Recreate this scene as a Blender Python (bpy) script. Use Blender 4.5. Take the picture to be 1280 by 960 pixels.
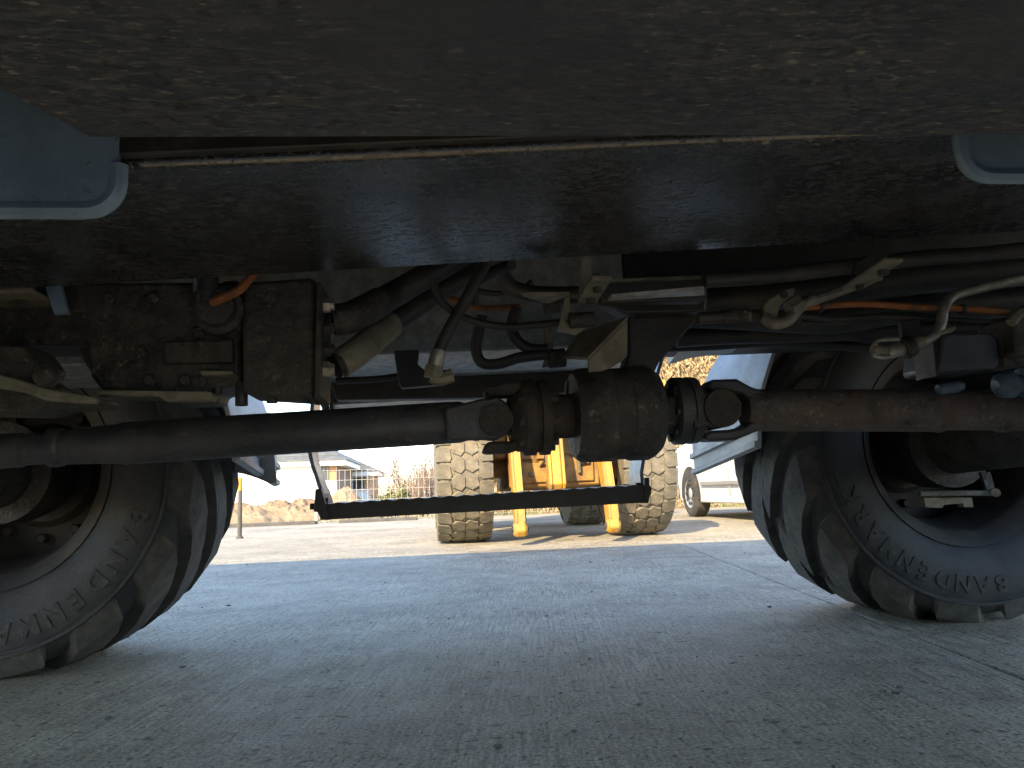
import bpy, bmesh, math, random
from mathutils import Vector, Matrix, noise
rnd = random.Random(7)
for o in list(bpy.data.objects): bpy.data.objects.remove(o)
sc = bpy.context.scene
C = sc.collection

# ---------------------------------------------------------------- camera
CAM_H, YAW, PITCH, ROLL, FPX = 0.4667, 0.10946, 0.13661, -0.03678, 960.0
_f = Vector((math.sin(YAW)*math.cos(PITCH), math.cos(YAW)*math.cos(PITCH), math.sin(PITCH)))
_r0 = Vector((math.cos(YAW), -math.sin(YAW), 0)); _u0 = _r0.cross(_f)
_r = math.cos(ROLL)*_r0 + math.sin(ROLL)*_u0
_u = -math.sin(ROLL)*_r0 + math.cos(ROLL)*_u0
CAMP = Vector((0, 0, CAM_H))
cam = bpy.data.cameras.new('camera'); camo = bpy.data.objects.new('camera', cam); C.objects.link(camo)
cam.sensor_width = 36.0; cam.lens = FPX/1280*36; cam.clip_start = 0.02; cam.clip_end = 3000
M = Matrix((_r, _u, -_f)).transposed().to_4x4(); M.translation = CAMP
camo.matrix_world = M
sc.camera = camo

# ---------------------------------------------------------------- sky, sun, exposure
SUN_EL = math.radians(32.2); SUN_H = Vector((-0.5, -0.866, 0))
w = bpy.data.worlds.new('World'); sc.world = w; w.use_nodes = True
nt = w.node_tree; bg = nt.nodes['Background']
sky = nt.nodes.new('ShaderNodeTexSky'); sky.sky_type = 'NISHITA'; sky.sun_disc = False
sky.sun_elevation = SUN_EL; sky.sun_rotation = math.atan2(SUN_H.x, SUN_H.y)
sky.air_density = 1.0; sky.dust_density = 0.3; sky.ozone_density = 1.0
nt.links.new(sky.outputs[0], bg.inputs[0]); bg.inputs[1].default_value = 0.15
sl = bpy.data.lights.new('sun', 'SUN'); sl.energy = 3.0; sl.angle = math.radians(0.55); sl.color = (1, 0.79, 0.48)
so = bpy.data.objects.new('sun', sl); C.objects.link(so)
sd = Vector((SUN_H.x*math.cos(SUN_EL), SUN_H.y*math.cos(SUN_EL), math.sin(SUN_EL)))
so.rotation_euler = sd.to_track_quat('Z', 'Y').to_euler(); so.location = sd*60
sc.view_settings.view_transform = 'Standard'; sc.view_settings.look = 'None'
sc.view_settings.gamma = 1; sc.view_settings.use_curve_mapping = False
sc.view_settings.exposure = 2.3

# ---------------------------------------------------------------- pixel helpers (photo pixels to places)
def ray(x, y): return _f + _r*((x-640)/FPX) + _u*((480-y)/FPX)
def P(x, y, Y):
    d = ray(x, y); return CAMP + d*(Y/d.y)
def Zp(x, y, z=0.0):
    d = ray(x, y); return CAMP + d*((z-CAM_H)/d.z)
def S(x, y, Y): return (P(x+1, y, Y)-P(x, y, Y)).length

# ---------------------------------------------------------------- mesh helpers
class MB:
    def __init__(s): s.v = []; s.f = []
    def add(s, vs, fs):
        b = len(s.v); s.v += [Vector(p) for p in vs]; s.f += [tuple(i+b for i in q) for q in fs]; return s
    def box(s, x0, x1, y0, y1, z0, z1):
        vs = [(x, y, z) for z in (z0, z1) for y in (y0, y1) for x in (x0, x1)]
        return s.add(vs, [(0, 2, 3, 1), (4, 5, 7, 6), (0, 1, 5, 4), (2, 6, 7, 3), (0, 4, 6, 2), (1, 3, 7, 5)])
    def prism(s, pts, off):
        n = len(pts); a = [Vector(p) for p in pts]; off = Vector(off); b = [p+off for p in a]
        fs = [tuple(range(n)), tuple(range(2*n-1, n-1, -1))] + [(i, i+n, (i+1) % n+n, (i+1) % n) for i in range(n)]
        return s.add(a+b, fs)
    def rings(s, rings, closed=True, caps=True):
        n = len(rings[0]); b = len(s.v)
        for r in rings: s.v += [Vector(p) for p in r]
        for i in range(len(rings)-1):
            for j in range(n if closed else n-1):
                k = (j+1) % n
                s.f.append((b+i*n+j, b+i*n+k, b+(i+1)*n+k, b+(i+1)*n+j))
        if caps and closed:
            s.f.append(tuple(b+j for j in range(n-1, -1, -1)))
            e = b+(len(rings)-1)*n; s.f.append(tuple(e+j for j in range(n)))
        return s
    def lathe(s, A, B, prof, seg=24, caps=True):
        """prof: (t along A-B in 0..1, radius in metres)"""
        A = Vector(A); B = Vector(B); d = (B-A).normalized()
        u = d.cross(Vector((0, 0, 1)));
        if u.length < 1e-3: u = d.cross(Vector((0, 1, 0)))
        u.normalize(); v = d.cross(u)
        rg = []
        for t, r in prof:
            c = A+(B-A)*t
            rg.append([c+(u*math.cos(2*math.pi*k/seg)+v*math.sin(2*math.pi*k/seg))*max(r, 1e-4) for k in range(seg)])
        return s.rings(rg, True, caps)
    def cyl(s, A, B, r, seg=16, r2=None): return s.lathe(A, B, [(0, r), (1, r if r2 is None else r2)], seg)
    def tube(s, pts, r, seg=10, sub=6, rads=None):
        pts = [Vector(p) for p in pts]
        if len(pts) > 2 and sub > 1:
            q = []; rr = []
            for i in range(len(pts)-1):
                p0 = pts[max(i-1, 0)]; p1 = pts[i]; p2 = pts[i+1]; p3 = pts[min(i+2, len(pts)-1)]
                for k in range(sub):
                    t = k/sub
                    q.append(0.5*((2*p1)+(p2-p0)*t+(2*p0-5*p1+4*p2-p3)*t*t+(3*p1-p0-3*p2+p3)*t**3))
                    if rads: rr.append(rads[i]*(1-t)+rads[i+1]*t)
            q.append(pts[-1]); pts = q
            if rads: rr.append(rads[-1]); rads = rr
        rg = []; up = None
        for i, p in enumerate(pts):
            d = (pts[min(i+1, len(pts)-1)]-pts[max(i-1, 0)]).normalized()
            if up is None:
                up = Vector((0, 0, 1)) if abs(d.z) < 0.9 else Vector((0, 1, 0))
            u = d.cross(up).normalized(); up = u.cross(d).normalized()
            R = rads[i] if rads else r
            rg.append([p+(u*math.cos(2*math.pi*k/seg)+up*math.sin(2*math.pi*k/seg))*R for k in range(seg)])
        return s.rings(rg)
    def sphere(s, c, r, seg=12, rg=7, sc3=(1, 1, 1)):
        c = Vector(c); R = []
        for i in range(rg+1):
            a = math.pi*i/rg
            R.append([c+Vector((math.sin(a)*math.cos(2*math.pi*k/seg)*sc3[0], math.sin(a)*math.sin(2*math.pi*k/seg)*sc3[1], math.cos(a)*sc3[2]))*max(r, 1e-4) for k in range(seg)])
        return s.rings(R, True, False)
    def mesh(s, name, org=(0, 0, 0), smooth=38):
        me = bpy.data.meshes.new(name); org = Vector(org)
        me.from_pydata([tuple(p-org) for p in s.v], [], s.f)
        bm = bmesh.new(); bm.from_mesh(me); bmesh.ops.recalc_face_normals(bm, faces=bm.faces); bm.to_mesh(me); bm.free()
        if smooth:
            me.polygons.foreach_set('use_smooth', [True]*len(me.polygons)); me.set_sharp_from_angle(angle=math.radians(smooth))
        return me

def wl(o):
    v = Vector((0, 0, 0))
    while o: v += o.location; o = o.parent
    return v
def link(name, me, mat, parent=None, loc=None):
    o = bpy.data.objects.new(name, me); C.objects.link(o)
    if mat is not None and me is not None and not me.materials: me.materials.append(mat)
    if parent: o.parent = parent
    if loc is not None: o.location = loc
    return o
def part(name, mb, mat, parent, bevel=0, smooth=38):
    """a mesh given in world coordinates, as a part of parent"""
    o = link(name, mb.mesh(name, wl(parent), smooth), mat, parent)
    if bevel:
        m = o.modifiers.new('bevel', 'BEVEL'); m.width = bevel; m.segments = 2; m.limit_method = 'ANGLE'; m.angle_limit = math.radians(40)
    return o
def top(name, mb, mat, label=None, cat=None, base=(0, 0, 0), group=None, kind=None, smooth=38, bevel=0):
    o = link(name, mb.mesh(name, base, smooth), mat, None, base)
    tag(o, label, cat, group, kind)
    if bevel:
        m = o.modifiers.new('bevel', 'BEVEL'); m.width = bevel; m.segments = 2; m.limit_method = 'ANGLE'; m.angle_limit = math.radians(40)
    return o
def tag(o, label=None, cat=None, group=None, kind=None):
    if label: o['label'] = label
    if cat: o['category'] = cat
    if group: o['group'] = group
    if kind: o['kind'] = kind
    return o
def thing(name, label, cat, loc, group=None):
    o = bpy.data.objects.new(name, None); C.objects.link(o); o.location = loc; o.empty_display_size = 0.1
    return tag(o, label, cat, group)

# ---------------------------------------------------------------- materials
def mat(name, base, rough=0.6, metal=0.0, var=0.25, scale=8.0, dirt=None, dirt_amt=0.5, dirt_scale=5.0, bump=0.15, bump_scale=60.0,
        stretch=(1, 1, 1), dirt_rough=0.9, dirt_edge=(0.45, 0.62), spec=0.5, flake=None, emit=None):
    m = bpy.data.materials.new(name); m.use_nodes = True
    n = m.node_tree.nodes; L = m.node_tree.links; b = n['Principled BSDF']
    tc = n.new('ShaderNodeTexCoord'); mp = n.new('ShaderNodeMapping'); mp.inputs['Scale'].default_value = stretch
    L.new(tc.outputs['Object'], mp.inputs[0])
    def nz(sc_, det=5, ro=0.55):
        t = n.new('ShaderNodeTexNoise'); t.inputs['Scale'].default_value = sc_; t.inputs['Detail'].default_value = det; t.inputs['Roughness'].default_value = ro
        L.new(mp.outputs[0], t.inputs['Vector']); return t
    a = nz(scale)
    rp = n.new('ShaderNodeValToRGB'); L.new(a.outputs['Fac'], rp.inputs[0])
    rp.color_ramp.elements[0].position = 0.3; rp.color_ramp.elements[1].position = 0.7
    rp.color_ramp.elements[0].color = tuple(c*(1-var) for c in base)+(1,)
    rp.color_ramp.elements[1].color = tuple(min(1, c*(1+var)) for c in base)+(1,)
    col = rp.outputs[0]
    b.inputs['Roughness'].default_value = rough; b.inputs['Metallic'].default_value = metal
    b.inputs['Specular IOR Level'].default_value = spec
    def overlay(col, colour, fac_out, r2):
        mx = n.new('ShaderNodeMix'); mx.data_type = 'RGBA'; L.new(fac_out, mx.inputs[0]); L.new(col, mx.inputs[6]); mx.inputs[7].default_value = tuple(colour)+(1,)
        return mx.outputs[2]
    rough_out = None
    if dirt:
        d = nz(dirt_scale, 8, 0.68)
        dr = n.new('ShaderNodeMapRange'); dr.inputs[1].default_value = dirt_edge[0]; dr.inputs[2].default_value = dirt_edge[1]
        dr.inputs[3].default_value = 0; dr.inputs[4].default_value = dirt_amt; L.new(d.outputs['Fac'], dr.inputs[0])
        col = overlay(col, dirt, dr.outputs[0], dirt_rough)
        mr = n.new('ShaderNodeMapRange'); mr.inputs[1].default_value = 0; mr.inputs[2].default_value = 1; mr.inputs[3].default_value = rough; mr.inputs[4].default_value = dirt_rough
        L.new(dr.outputs[0], mr.inputs[0]); rough_out = mr.outputs[0]
    for lay in (flake if isinstance(flake, list) else [flake] if flake else []):   # flecks and scuffs with their own shape
        fcol, fs, fth, fst = lay[:4]; fw = lay[4] if len(lay) > 4 else .06; fa = lay[5] if len(lay) > 5 else .75
        mp2 = n.new('ShaderNodeMapping'); mp2.inputs['Scale'].default_value = fst; L.new(tc.outputs['Object'], mp2.inputs[0])
        if len(lay) > 6: mp2.inputs['Rotation'].default_value = (0, 0, lay[6])
        t = n.new('ShaderNodeTexNoise'); t.inputs['Scale'].default_value = fs; t.inputs['Detail'].default_value = 3; L.new(mp2.outputs[0], t.inputs['Vector'])
        t.inputs['Distortion'].default_value = .4
        fr = n.new('ShaderNodeMapRange'); fr.inputs[1].default_value = fth; fr.inputs[2].default_value = fth+fw; fr.inputs[4].default_value = fa
        L.new(t.outputs['Fac'], fr.inputs[0]); fo = fr.outputs[0]
        t2 = n.new('ShaderNodeTexNoise'); t2.inputs['Scale'].default_value = 5.5; t2.inputs['Detail'].default_value = 3; L.new(tc.outputs['Object'], t2.inputs['Vector'])
        f2 = n.new('ShaderNodeMapRange'); f2.inputs[1].default_value = .30; f2.inputs[2].default_value = .56; f2.inputs[3].default_value = .12; L.new(t2.outputs['Fac'], f2.inputs[0])
        mm = n.new('ShaderNodeMath'); mm.operation = 'MULTIPLY'; L.new(fo, mm.inputs[0]); L.new(f2.outputs[0], mm.inputs[1])
        col = overlay(col, fcol, mm.outputs[0], 0.9)
        if rough_out:
            mr = n.new('ShaderNodeMix'); mr.data_type = 'FLOAT'; L.new(mm.outputs[0], mr.inputs[0]); L.new(rough_out, mr.inputs[2]); mr.inputs[3].default_value = .9; rough_out = mr.outputs[0]
    L.new(col, b.inputs['Base Color'])
    if rough_out: L.new(rough_out, b.inputs['Roughness'])
    if bump:
        t = nz(bump_scale, 4, 0.6); bp = n.new('ShaderNodeBump'); bp.inputs['Strength'].default_value = bump; bp.inputs['Distance'].default_value = 0.01
        L.new(t.outputs['Fac'], bp.inputs['Height']); L.new(bp.outputs[0], b.inputs['Normal'])
    return m

MT = {}
MT['pod'] = mat('mud_splashed_plate', (0.017, 0.021, 0.028), 0.5, 0, .3, 5, (0.030, 0.034, 0.039), .6, 9, .2, 130, (1.0, 1.6, 1.6), dirt_edge=(.42, .70), flake=[((0.050, 0.053, 0.056), 38, .48, (1, 2.6, 2.6), .16, .75), ((0.070, 0.072, 0.072), 95, .55, (1, 2.4, 2.4), .10, .75), ((0.15, 0.14, 0.12), 60, .655, (1, 2.6, 2.6), .05, .75, .5), ((0.16, 0.15, 0.125), 70, .66, (1, 3.4, 3.4), .05, .75, -.35), ((0.006, 0.006, 0.007), 60, .58, (1, 1.5, 1.5), .08, .7)])
MT['rail'] = mat('dusty_black_paint', (0.017, 0.018, 0.020), 0.17, 0, .2, 4, (0.050, 0.050, 0.048), .5, 8, .05, 200, dirt_rough=.45, dirt_edge=(.40, .70), spec=.95, flake=[((0.048, 0.047, 0.044), 55, .50, (1, 1.8, 1.8), .2, .5), ((0.09, 0.085, 0.075), 150, .60, (1, 1.6, 1.6), .06, .7), ((0.22, 0.19, 0.14), 64, .685, (1, 2.6, 2.6), .04, .8, .45), ((0.24, 0.21, 0.15), 60, .69, (1, 2.4, 2.4), .04, .8, -.6), ((0.004, 0.004, 0.005), 110, .64, (1, 1, 1), .05, .8)])
MT['rail2'] = mat('yard_sheen_grey', (0.30, 0.305, 0.30), 0.36, 0.2, .3, 30, (0.16, 0.155, 0.14), .6, 36, .12, 120, dirt_rough=.6)  # pale grey paints the sunlit yard's reflection onto the far undersides
MT['panel'] = mat('sky_tinted_panel_grey', (0.16, 0.23, 0.31), 0.30, 0, .15, 5, (0.09, 0.13, 0.18), .6, 9, .05, 150, dirt_rough=.5, flake=[((.03, .03, .035), 70, .66, (1, 1, 1), .05, .8)])  # blue of the skylight mixed into the panel colour
MT['iron'] = mat('dirty_cast_iron', (0.029, 0.027, 0.024), 0.62, 0.1, .5, 22, (0.088, 0.076, 0.060), .7, 30, .6, 60, dirt_edge=(.48, .70), flake=[((0.17, 0.145, 0.10), 80, .63, (1, 1, 1), .06, .7), ((0.008, 0.007, 0.006), 45, .6, (1, 1, 1), .1, .7)])
MT['black'] = mat('black_steel', (0.019, 0.019, 0.020), 0.5, 0.0, .35, 14, (0.065, 0.056, 0.046), .5, 22, .15, 90, dirt_edge=(.47, .7))
MT['shaft'] = mat('dark_shaft_steel', (0.031, 0.034, 0.039), 0.42, 0.0, .35, 18, (0.058, 0.052, 0.046), .6, 22, .2, 80, flake=[((0.12, 0.11, 0.09), 100, .63, (1, 1, 1), .06, .7)])
MT['rust'] = mat('rusty_shaft_tube', (0.075, 0.066, 0.060), 0.72, 0.1, .5, 26, (0.125, 0.072, 0.053), .7, 15, .4, 80, dirt_edge=(.47, .66), flake=[((0.20, 0.18, 0.15), 90, .62, (1, 1, 1), .06, .8), ((0.02, 0.017, 0.015), 50, .6, (1, 1, 1), .1, .7)])
MT['flange'] = mat('rusty_flange', (0.032, 0.028, 0.025), 0.75, 0.1, .5, 30, (0.070, 0.044, 0.031), .65, 26, .5, 80)
MT['rubber'] = mat('dusty_tyre_rubber', (0.024, 0.026, 0.030), 0.72, 0, .25, 10, (0.078, 0.074, 0.068), .55, 9.0, .2, 140, dirt_edge=(.42, .74))
MT['lug'] = mat('worn_tread_rubber', (0.052, 0.051, 0.049), 0.85, 0, .3, 14, (0.13, 0.118, 0.10), .65, 16, .35, 90, dirt_edge=(.42, .68))
MT['letter'] = mat('embossed_letter_rubber', (0.032, 0.033, 0.034), 0.8, 0, .3, 30, (0.085, 0.078, 0.066), .55, 30, .1, 140)
MT['rim'] = mat('dirty_wheel_rim', (0.022, 0.021, 0.021), 0.65, 0.1, .35, 9, (0.085, 0.064, 0.046), .5, 6, .2, 70)
MT['hose'] = mat('rubber_hose', (0.018, 0.018, 0.018), 0.55, 0, .25, 20, (0.08, 0.07, 0.055), .4, 14, .1, 120)
MT['steel'] = mat('zinc_steel', (0.33, 0.32, 0.29), 0.42, 0.7, .2, 30, (0.12, 0.10, 0.075), .6, 25, .1, 120)
MT['tan'] = mat('dusty_bracket_steel', (0.17, 0.155, 0.115), 0.62, 0.2, .2, 20, (0.08, 0.07, 0.05), .6, 22, .15, 120)
MT['orange'] = mat('orange_cable_sheath', (0.26, 0.085, 0.018), 0.65, 0, .25, 30, (0.07, 0.045, 0.03), .75, 25, .05, 120)
MT['fender'] = mat('grey_fender_plastic', (0.32, 0.325, 0.33), 0.45, 0, .08, 3, (0.38, 0.36, 0.33), .4, 9, .08, 60, flake=[((0.17, .17, .17), 40, .6, (3, 1, 1), .1, .5)])
MT['bluebox'] = mat('dark_plastic_box', (0.028, 0.03, 0.045), 0.45, 0, .15, 12, (0.08, 0.07, 0.07), .4, 15, .05, 120)
MT['yellow'] = mat('yellow_machine_paint', (0.42, 0.215, 0.016), 0.45, 0, .18, 9, (0.26, 0.155, 0.065), .75, 8, .12, 80, dirt_edge=(.42, .62), flake=[((0.20, .13, .08), 30, .6, (1, 1, 1), .08, .7)])
MT['shaded_yellow'] = mat('muddy_shaded_yellow_paint', (0.25, 0.135, 0.028), 0.6, 0, .3, 8, (0.13, 0.075, 0.04), .85, 5, .3, 40)  # yellow darkened for the shade under arms and tower, plus brown dirt
MT['ltyre'] = mat('sandy_loader_tyre', (0.115, 0.100, 0.075), 0.9, 0, .3, 7, (0.22, 0.185, 0.13), .8, 6, .3, 50, flake=[((0.06, .055, .045), 25, .55, (1, 1, 1), .1, .6)])
MT['dkrub'] = mat('dark_rubber', (0.03, 0.03, 0.03), 0.85, 0, .2, 8, (0.12, 0.10, 0.08), .4, 5, .15, 60)
MT['plaster'] = mat('white_render', (0.80, 0.79, 0.77), 0.85, 0, .04, 2, None, 0, 1, .05, 60)
MT['roof'] = mat('grey_roof_tiles', (0.085, 0.092, 0.10), 0.7, 0, .25, 3, None, 0, 1, .1, 30)
MT['obrick'] = mat('orange_brick', (0.40, 0.21, 0.095), 0.85, 0, .2, 6, None, 0, 1, .15, 50)
MT['bbrick'] = mat('brown_brick', (0.17, 0.10, 0.07), 0.85, 0, .25, 6, None, 0, 1, .15, 50)
MT['glass'] = mat('window_glass', (0.03, 0.035, 0.04), 0.08, 0, .1, 2, None, 0, 1, 0)
MT['frame'] = mat('dark_window_frame', (0.05, 0.05, 0.055), 0.5, 0, .1, 4, None, 0, 1, 0)
MT['soil'] = mat('sandy_soil', (0.23, 0.168, 0.108), 0.95, 0, .4, 3, (0.12, 0.085, 0.055), .7, 6.0, 1.0, 14)
MT['soil2'] = mat('earth_ground', (0.26, 0.19, 0.12), 0.95, 0, .3, .6, (0.13, 0.14, 0.06), .5, .5, .5, 6)
MT['twig'] = mat('bare_twigs', (0.20, 0.145, 0.115), 0.9, 0, .3, 5, None, 0, 1, 0)
MT['green'] = mat('green_leaves', (0.155, 0.165, 0.06), 0.8, 0, .35, 5, None, 0, 1, 0)
MT['straw'] = mat('dry_tan_leaves', (0.36, 0.26, 0.14), 0.9, 0, .5, 9, (0.16, 0.105, 0.05), .7, 6, 0)
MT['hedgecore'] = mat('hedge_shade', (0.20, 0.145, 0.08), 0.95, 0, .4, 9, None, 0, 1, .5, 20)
MT['fence'] = mat('fence_wire', (0.34, 0.33, 0.30), 0.5, 0.4, .1, 5, None, 0, 1, 0)
MT['post'] = mat('fence_post', (0.36, 0.33, 0.26), 0.8, 0, .15, 5, None, 0, 1, .1, 40)
MT['van'] = mat('white_van_paint', (0.78, 0.79, 0.80), 0.22, 0, .02, 2, (0.45, 0.40, 0.32), .3, 3, 0, spec=.6)
MT['vanplastic'] = mat('grey_van_plastic', (0.24, 0.24, 0.24), 0.6, 0, .1, 5, None, 0, 1, .05, 80)
MT['alloy'] = mat('silver_wheel_cover', (0.45, 0.46, 0.48), 0.35, 0.5, .1, 5, None, 0, 1, 0)
MT['clad'] = mat('grey_cladding', (0.35, 0.36, 0.37), 0.5, 0.2, .05, 1, None, 0, 1, 0)
MT['dark_bar'] = mat('dark_matt_grey', (0.07, 0.065, 0.06), 0.9, 0, .25, 6, None, 0, 1, .2, 40)
MT['signal'] = mat('orange_band', (0.55, 0.22, 0.02), 0.55, 0, .1, 5, None, 0, 1, 0)
MT['coupling'] = mat('blue_coupling_paint', (0.06, 0.10, 0.15), 0.4, 0, .2, 12, (0.06, 0.055, 0.05), .7, 25, .1, 120)
MT['stone'] = mat('grit', (0.13, 0.125, 0.115), 0.9, 0, .4, 12, None, 0, 1, .3, 50)
MT['cabpaint'] = mat('cab_blue_paint', (0.05, 0.12, 0.25), 0.35, 0, .05, 3, (0.2, 0.18, 0.15), .3, 4, 0)

def concrete():
    m = bpy.data.materials.new('broomed_concrete'); m.use_nodes = True
    n = m.node_tree.nodes; L = m.node_tree.links; b = n['Principled BSDF']
    tc = n.new('ShaderNodeTexCoord'); oi = n.new('ShaderNodeObjectInfo')
    ge = n.new('ShaderNodeNewGeometry')
    rot = n.new('ShaderNodeMapping'); rot.inputs['Rotation'].default_value = (0, 0, math.radians(8)); L.new(ge.outputs['Position'], rot.inputs[0])
    def nz(sc_, det, ro, st=None):
        t = n.new('ShaderNodeTexNoise'); t.inputs['Scale'].default_value = sc_; t.inputs['Detail'].default_value = det; t.inputs['Roughness'].default_value = ro
        src = rot.outputs[0]
        if st:
            mp = n.new('ShaderNodeMapping'); mp.inputs['Scale'].default_value = st; L.new(src, mp.inputs[0]); src = mp.outputs[0]
        L.new(src, t.inputs['Vector']); return t.outputs['Fac']
    def mix(kind, a, bb, fac=1.0):
        x = n.new('ShaderNodeMix'); x.data_type = 'RGBA'; x.blend_type = kind
        if isinstance(fac, float): x.inputs[0].default_value = fac
        else: L.new(fac, x.inputs[0])
        for s_, v in ((6, a), (7, bb)):
            if isinstance(v, tuple): x.inputs[s_].default_value = v
            else: L.new(v, x.inputs[s_])
        return x.outputs[2]
    def mr(src, a, bb, c=0.0, d=1.0):
        x = n.new('ShaderNodeMapRange'); x.inputs[1].default_value = a; x.inputs[2].default_value = bb; x.inputs[3].default_value = c; x.inputs[4].default_value = d
        L.new(src, x.inputs[0]); return x.outputs[0]
    big = nz(0.7, 6, .6); med = nz(6, 6, .65); fine = nz(120, 3, .6)
    broom = nz(13, 4, .75, (8.5, .42, 1)); broom2 = nz(34, 3, .65, (5.0, .6, 1))
    patch = mr(nz(1.3, 3, .5), .38, .62)
    col = mix('MIX', (0.31, 0.278, 0.225, 1), (0.52, 0.467, 0.375, 1), mr(big, .3, .7))
    col = mix('MULTIPLY', col, mix('MIX', (0.74, .74, .74, 1), (1.12, 1.12, 1.1, 1), mr(med, .3, .7)))
    bl = mix('MIX', (0.38, .38, .38, 1), (1.24, 1.23, 1.2, 1), mr(broom, .32, .62))  # shade in the broom grooves painted into the colour, beside the bump
    gr = mix('MIX', (0.48, .48, .48, 1), (1.3, 1.3, 1.3, 1), mr(fine, .32, .66)); col = mix('MULTIPLY', col, gr)
    col = mix('MULTIPLY', col, bl, mr(patch, 0, 1, .2, 1.0))
    pit = mr(nz(58, 3, .65, (1.3, .8, 1)), .60, .68); col = mix('MIX', col, (0.05, .047, .042, 1), mr(pit, 0, 1, 0, .8))  # pits coloured dark for the shade inside them
    pit2 = mr(nz(24, 3, .6, (1.0, 1.4, 1)), .612, .67); col = mix('MIX', col, (0.055, .052, .048, 1), mr(pit2, 0, 1, 0, .8))  # larger pits, their shade painted the same way
    st1 = mr(nz(3.6, 6, .7), .46, .66); col = mix('MULTIPLY', col, (0.70, .69, .67, 1), mr(st1, 0, 1, 0, .75))
    st2 = mr(nz(9, 5, .7, (1.0, .4, 1)), .56, .70); col = mix('MIX', col, (0.42, .40, .36, 1), mr(st2, 0, 1, 0, .45))
    oil = mr(nz(1.1, 5, .6), .60, .68); col = mix('MULTIPLY', col, (0.5, .49, .47, 1), mr(oil, 0, 1, 0, .6))
    spot = mr(nz(2.3, 4, .6), .64, .74); col = mix('MULTIPLY', col, (0.66, .63, .58, 1), mr(spot, 0, 1, 0, .6))
    vo = n.new('ShaderNodeTexVoronoi'); vo.feature = 'DISTANCE_TO_EDGE'; vo.inputs['Scale'].default_value = .42
    wm = n.new('ShaderNodeVectorMath'); wm.operation = 'ADD'; tn = n.new('ShaderNodeTexNoise'); tn.inputs['Scale'].default_value = 2.2; tn.inputs['Detail'].default_value = 6
    L.new(rot.outputs[0], tn.inputs['Vector']); L.new(rot.outputs[0], wm.inputs[0]); L.new(tn.outputs['Color'], wm.inputs[1]); L.new(wm.outputs[0], vo.inputs['Vector'])
    crack = mr(vo.outputs['Distance'], .0, .0035, .55, 0.0); col = mix('MIX', col, (0.06, .055, .05, 1), mr(crack, 0, 1, 0, .5))
    tint = n.new('ShaderNodeMapRange'); tint.inputs[3].default_value = .93; tint.inputs[4].default_value = 1.06; L.new(oi.outputs['Random'], tint.inputs[0])
    hv = n.new('ShaderNodeHueSaturation'); L.new(tint.outputs[0], hv.inputs['Value']); L.new(col, hv.inputs['Color'])
    L.new(hv.outputs[0], b.inputs['Base Color']); b.inputs['Specular IOR Level'].default_value = .35
    L.new(mr(med, .3, .7, .58, .86), b.inputs['Roughness'])
    bs = [(broom, .75, .008), (broom2, .5, .004), (fine, .6, .004), (med, .5, .008), (mr(nz(58, 3, .65, (1.3, .8, 1)), .58, .70, 1, 0), .8, .006)]
    prev = None
    for h, st, di in bs:
        bp = n.new('ShaderNodeBump'); bp.inputs['Strength'].default_value = st; bp.inputs['Distance'].default_value = di; L.new(h, bp.inputs['Height'])
        if prev: L.new(prev, bp.inputs['Normal'])
        prev = bp.outputs[0]
    L.new(prev, b.inputs['Normal'])
    return m
MT['concrete'] = concrete()

# ================================================================ SETTING
# ground sheet: earth under the slabs, dipping a little behind the yard, reaching the horizon
def gz(x, y):
    t = min(max((y-14.6)/9.0, 0), 1); t = t*t*(3-2*t)
    return -0.02-0.55*t + (0.05*noise.noise(Vector((x*.35, y*.35, 0))) if t > 0 else 0)
mb = MB()
xs = [-900, -400, -150, -60] + [-30+2*i for i in range(31)] + [60, 150, 400, 900]
ys = [-400, -120, -40, -12, 0, 8, 13] + [14.6+1.0*i for i in range(14)] + [32, 40, 60, 100, 200, 500, 1500]
mb.v = [Vector((x, y, gz(x, y))) for y in ys for x in xs]
nx = len(xs)
mb.f = [(j*nx+i, j*nx+i+1, (j+1)*nx+i+1, (j+1)*nx+i) for j in range(len(ys)-1) for i in range(nx-1)]
ground = top('ground', mb, MT['soil2'], kind='structure')

# concrete yard: cast slabs, each its own piece, joints open between them
yard = bpy.data.objects.new('concrete_yard', None); C.objects.link(yard); tag(yard, kind='structure')
GA = math.radians(-8); G0 = Vector((1.70, 4.35, 0)); SZ = 5.0; GAP = 0.006
yard.location = G0; yard.rotation_euler.z = GA
slab = MB(); h = SZ/2-GAP/2
def rr(z, ins): return [(-h+ins, -h+ins, z), (h-ins, -h+ins, z), (h-ins, h-ins, z), (-h+ins, h-ins, z)]
slab.rings([rr(-.16, 0), rr(-.006, 0), rr(-.0015, .002), rr(0, .007)])
sme = slab.mesh('slab', smooth=0); sme.materials.append(MT['concrete'])
for i in range(-5, 5):
    for j in range(-3, 2):
        s_ = link('slab', sme, None, yard, (SZ*(i+.5), SZ*(j+.5), rnd.uniform(-.0025, 0)))

# ================================================================ TELEHANDLER (the machine the photograph was taken under)
TX = 0.235
tele = thing('work_machine', 'dark work machine with big lugged tyres seen from underneath between its wheels', 'machine', (TX, 1.45, 0))
YC = 1.45
def ppx(pts, Y, t):          # outline in photo pixels laid at distance Y, t metres thick
    m_ = MB(); m_.prism([P(x, y, Y) for x, y in pts], (0, t, 0)); return m_
def hpx(pts, z, t):
    m_ = MB(); m_.prism([Zp(x, y, z) for x, y in pts], (0, 0, t)); return m_
SL = 0.045
def slope_box(x0, x1, y0, y1, z0, z1, sl=SL, xr=-0.3, turn=0.0):
    m_ = MB(); m_.box(x0, x1, y0, y1, z0, z1)
    for p in m_.v: p.z += sl*(p.x-xr); p.y += turn*(p.x-xr)
    return m_
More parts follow.
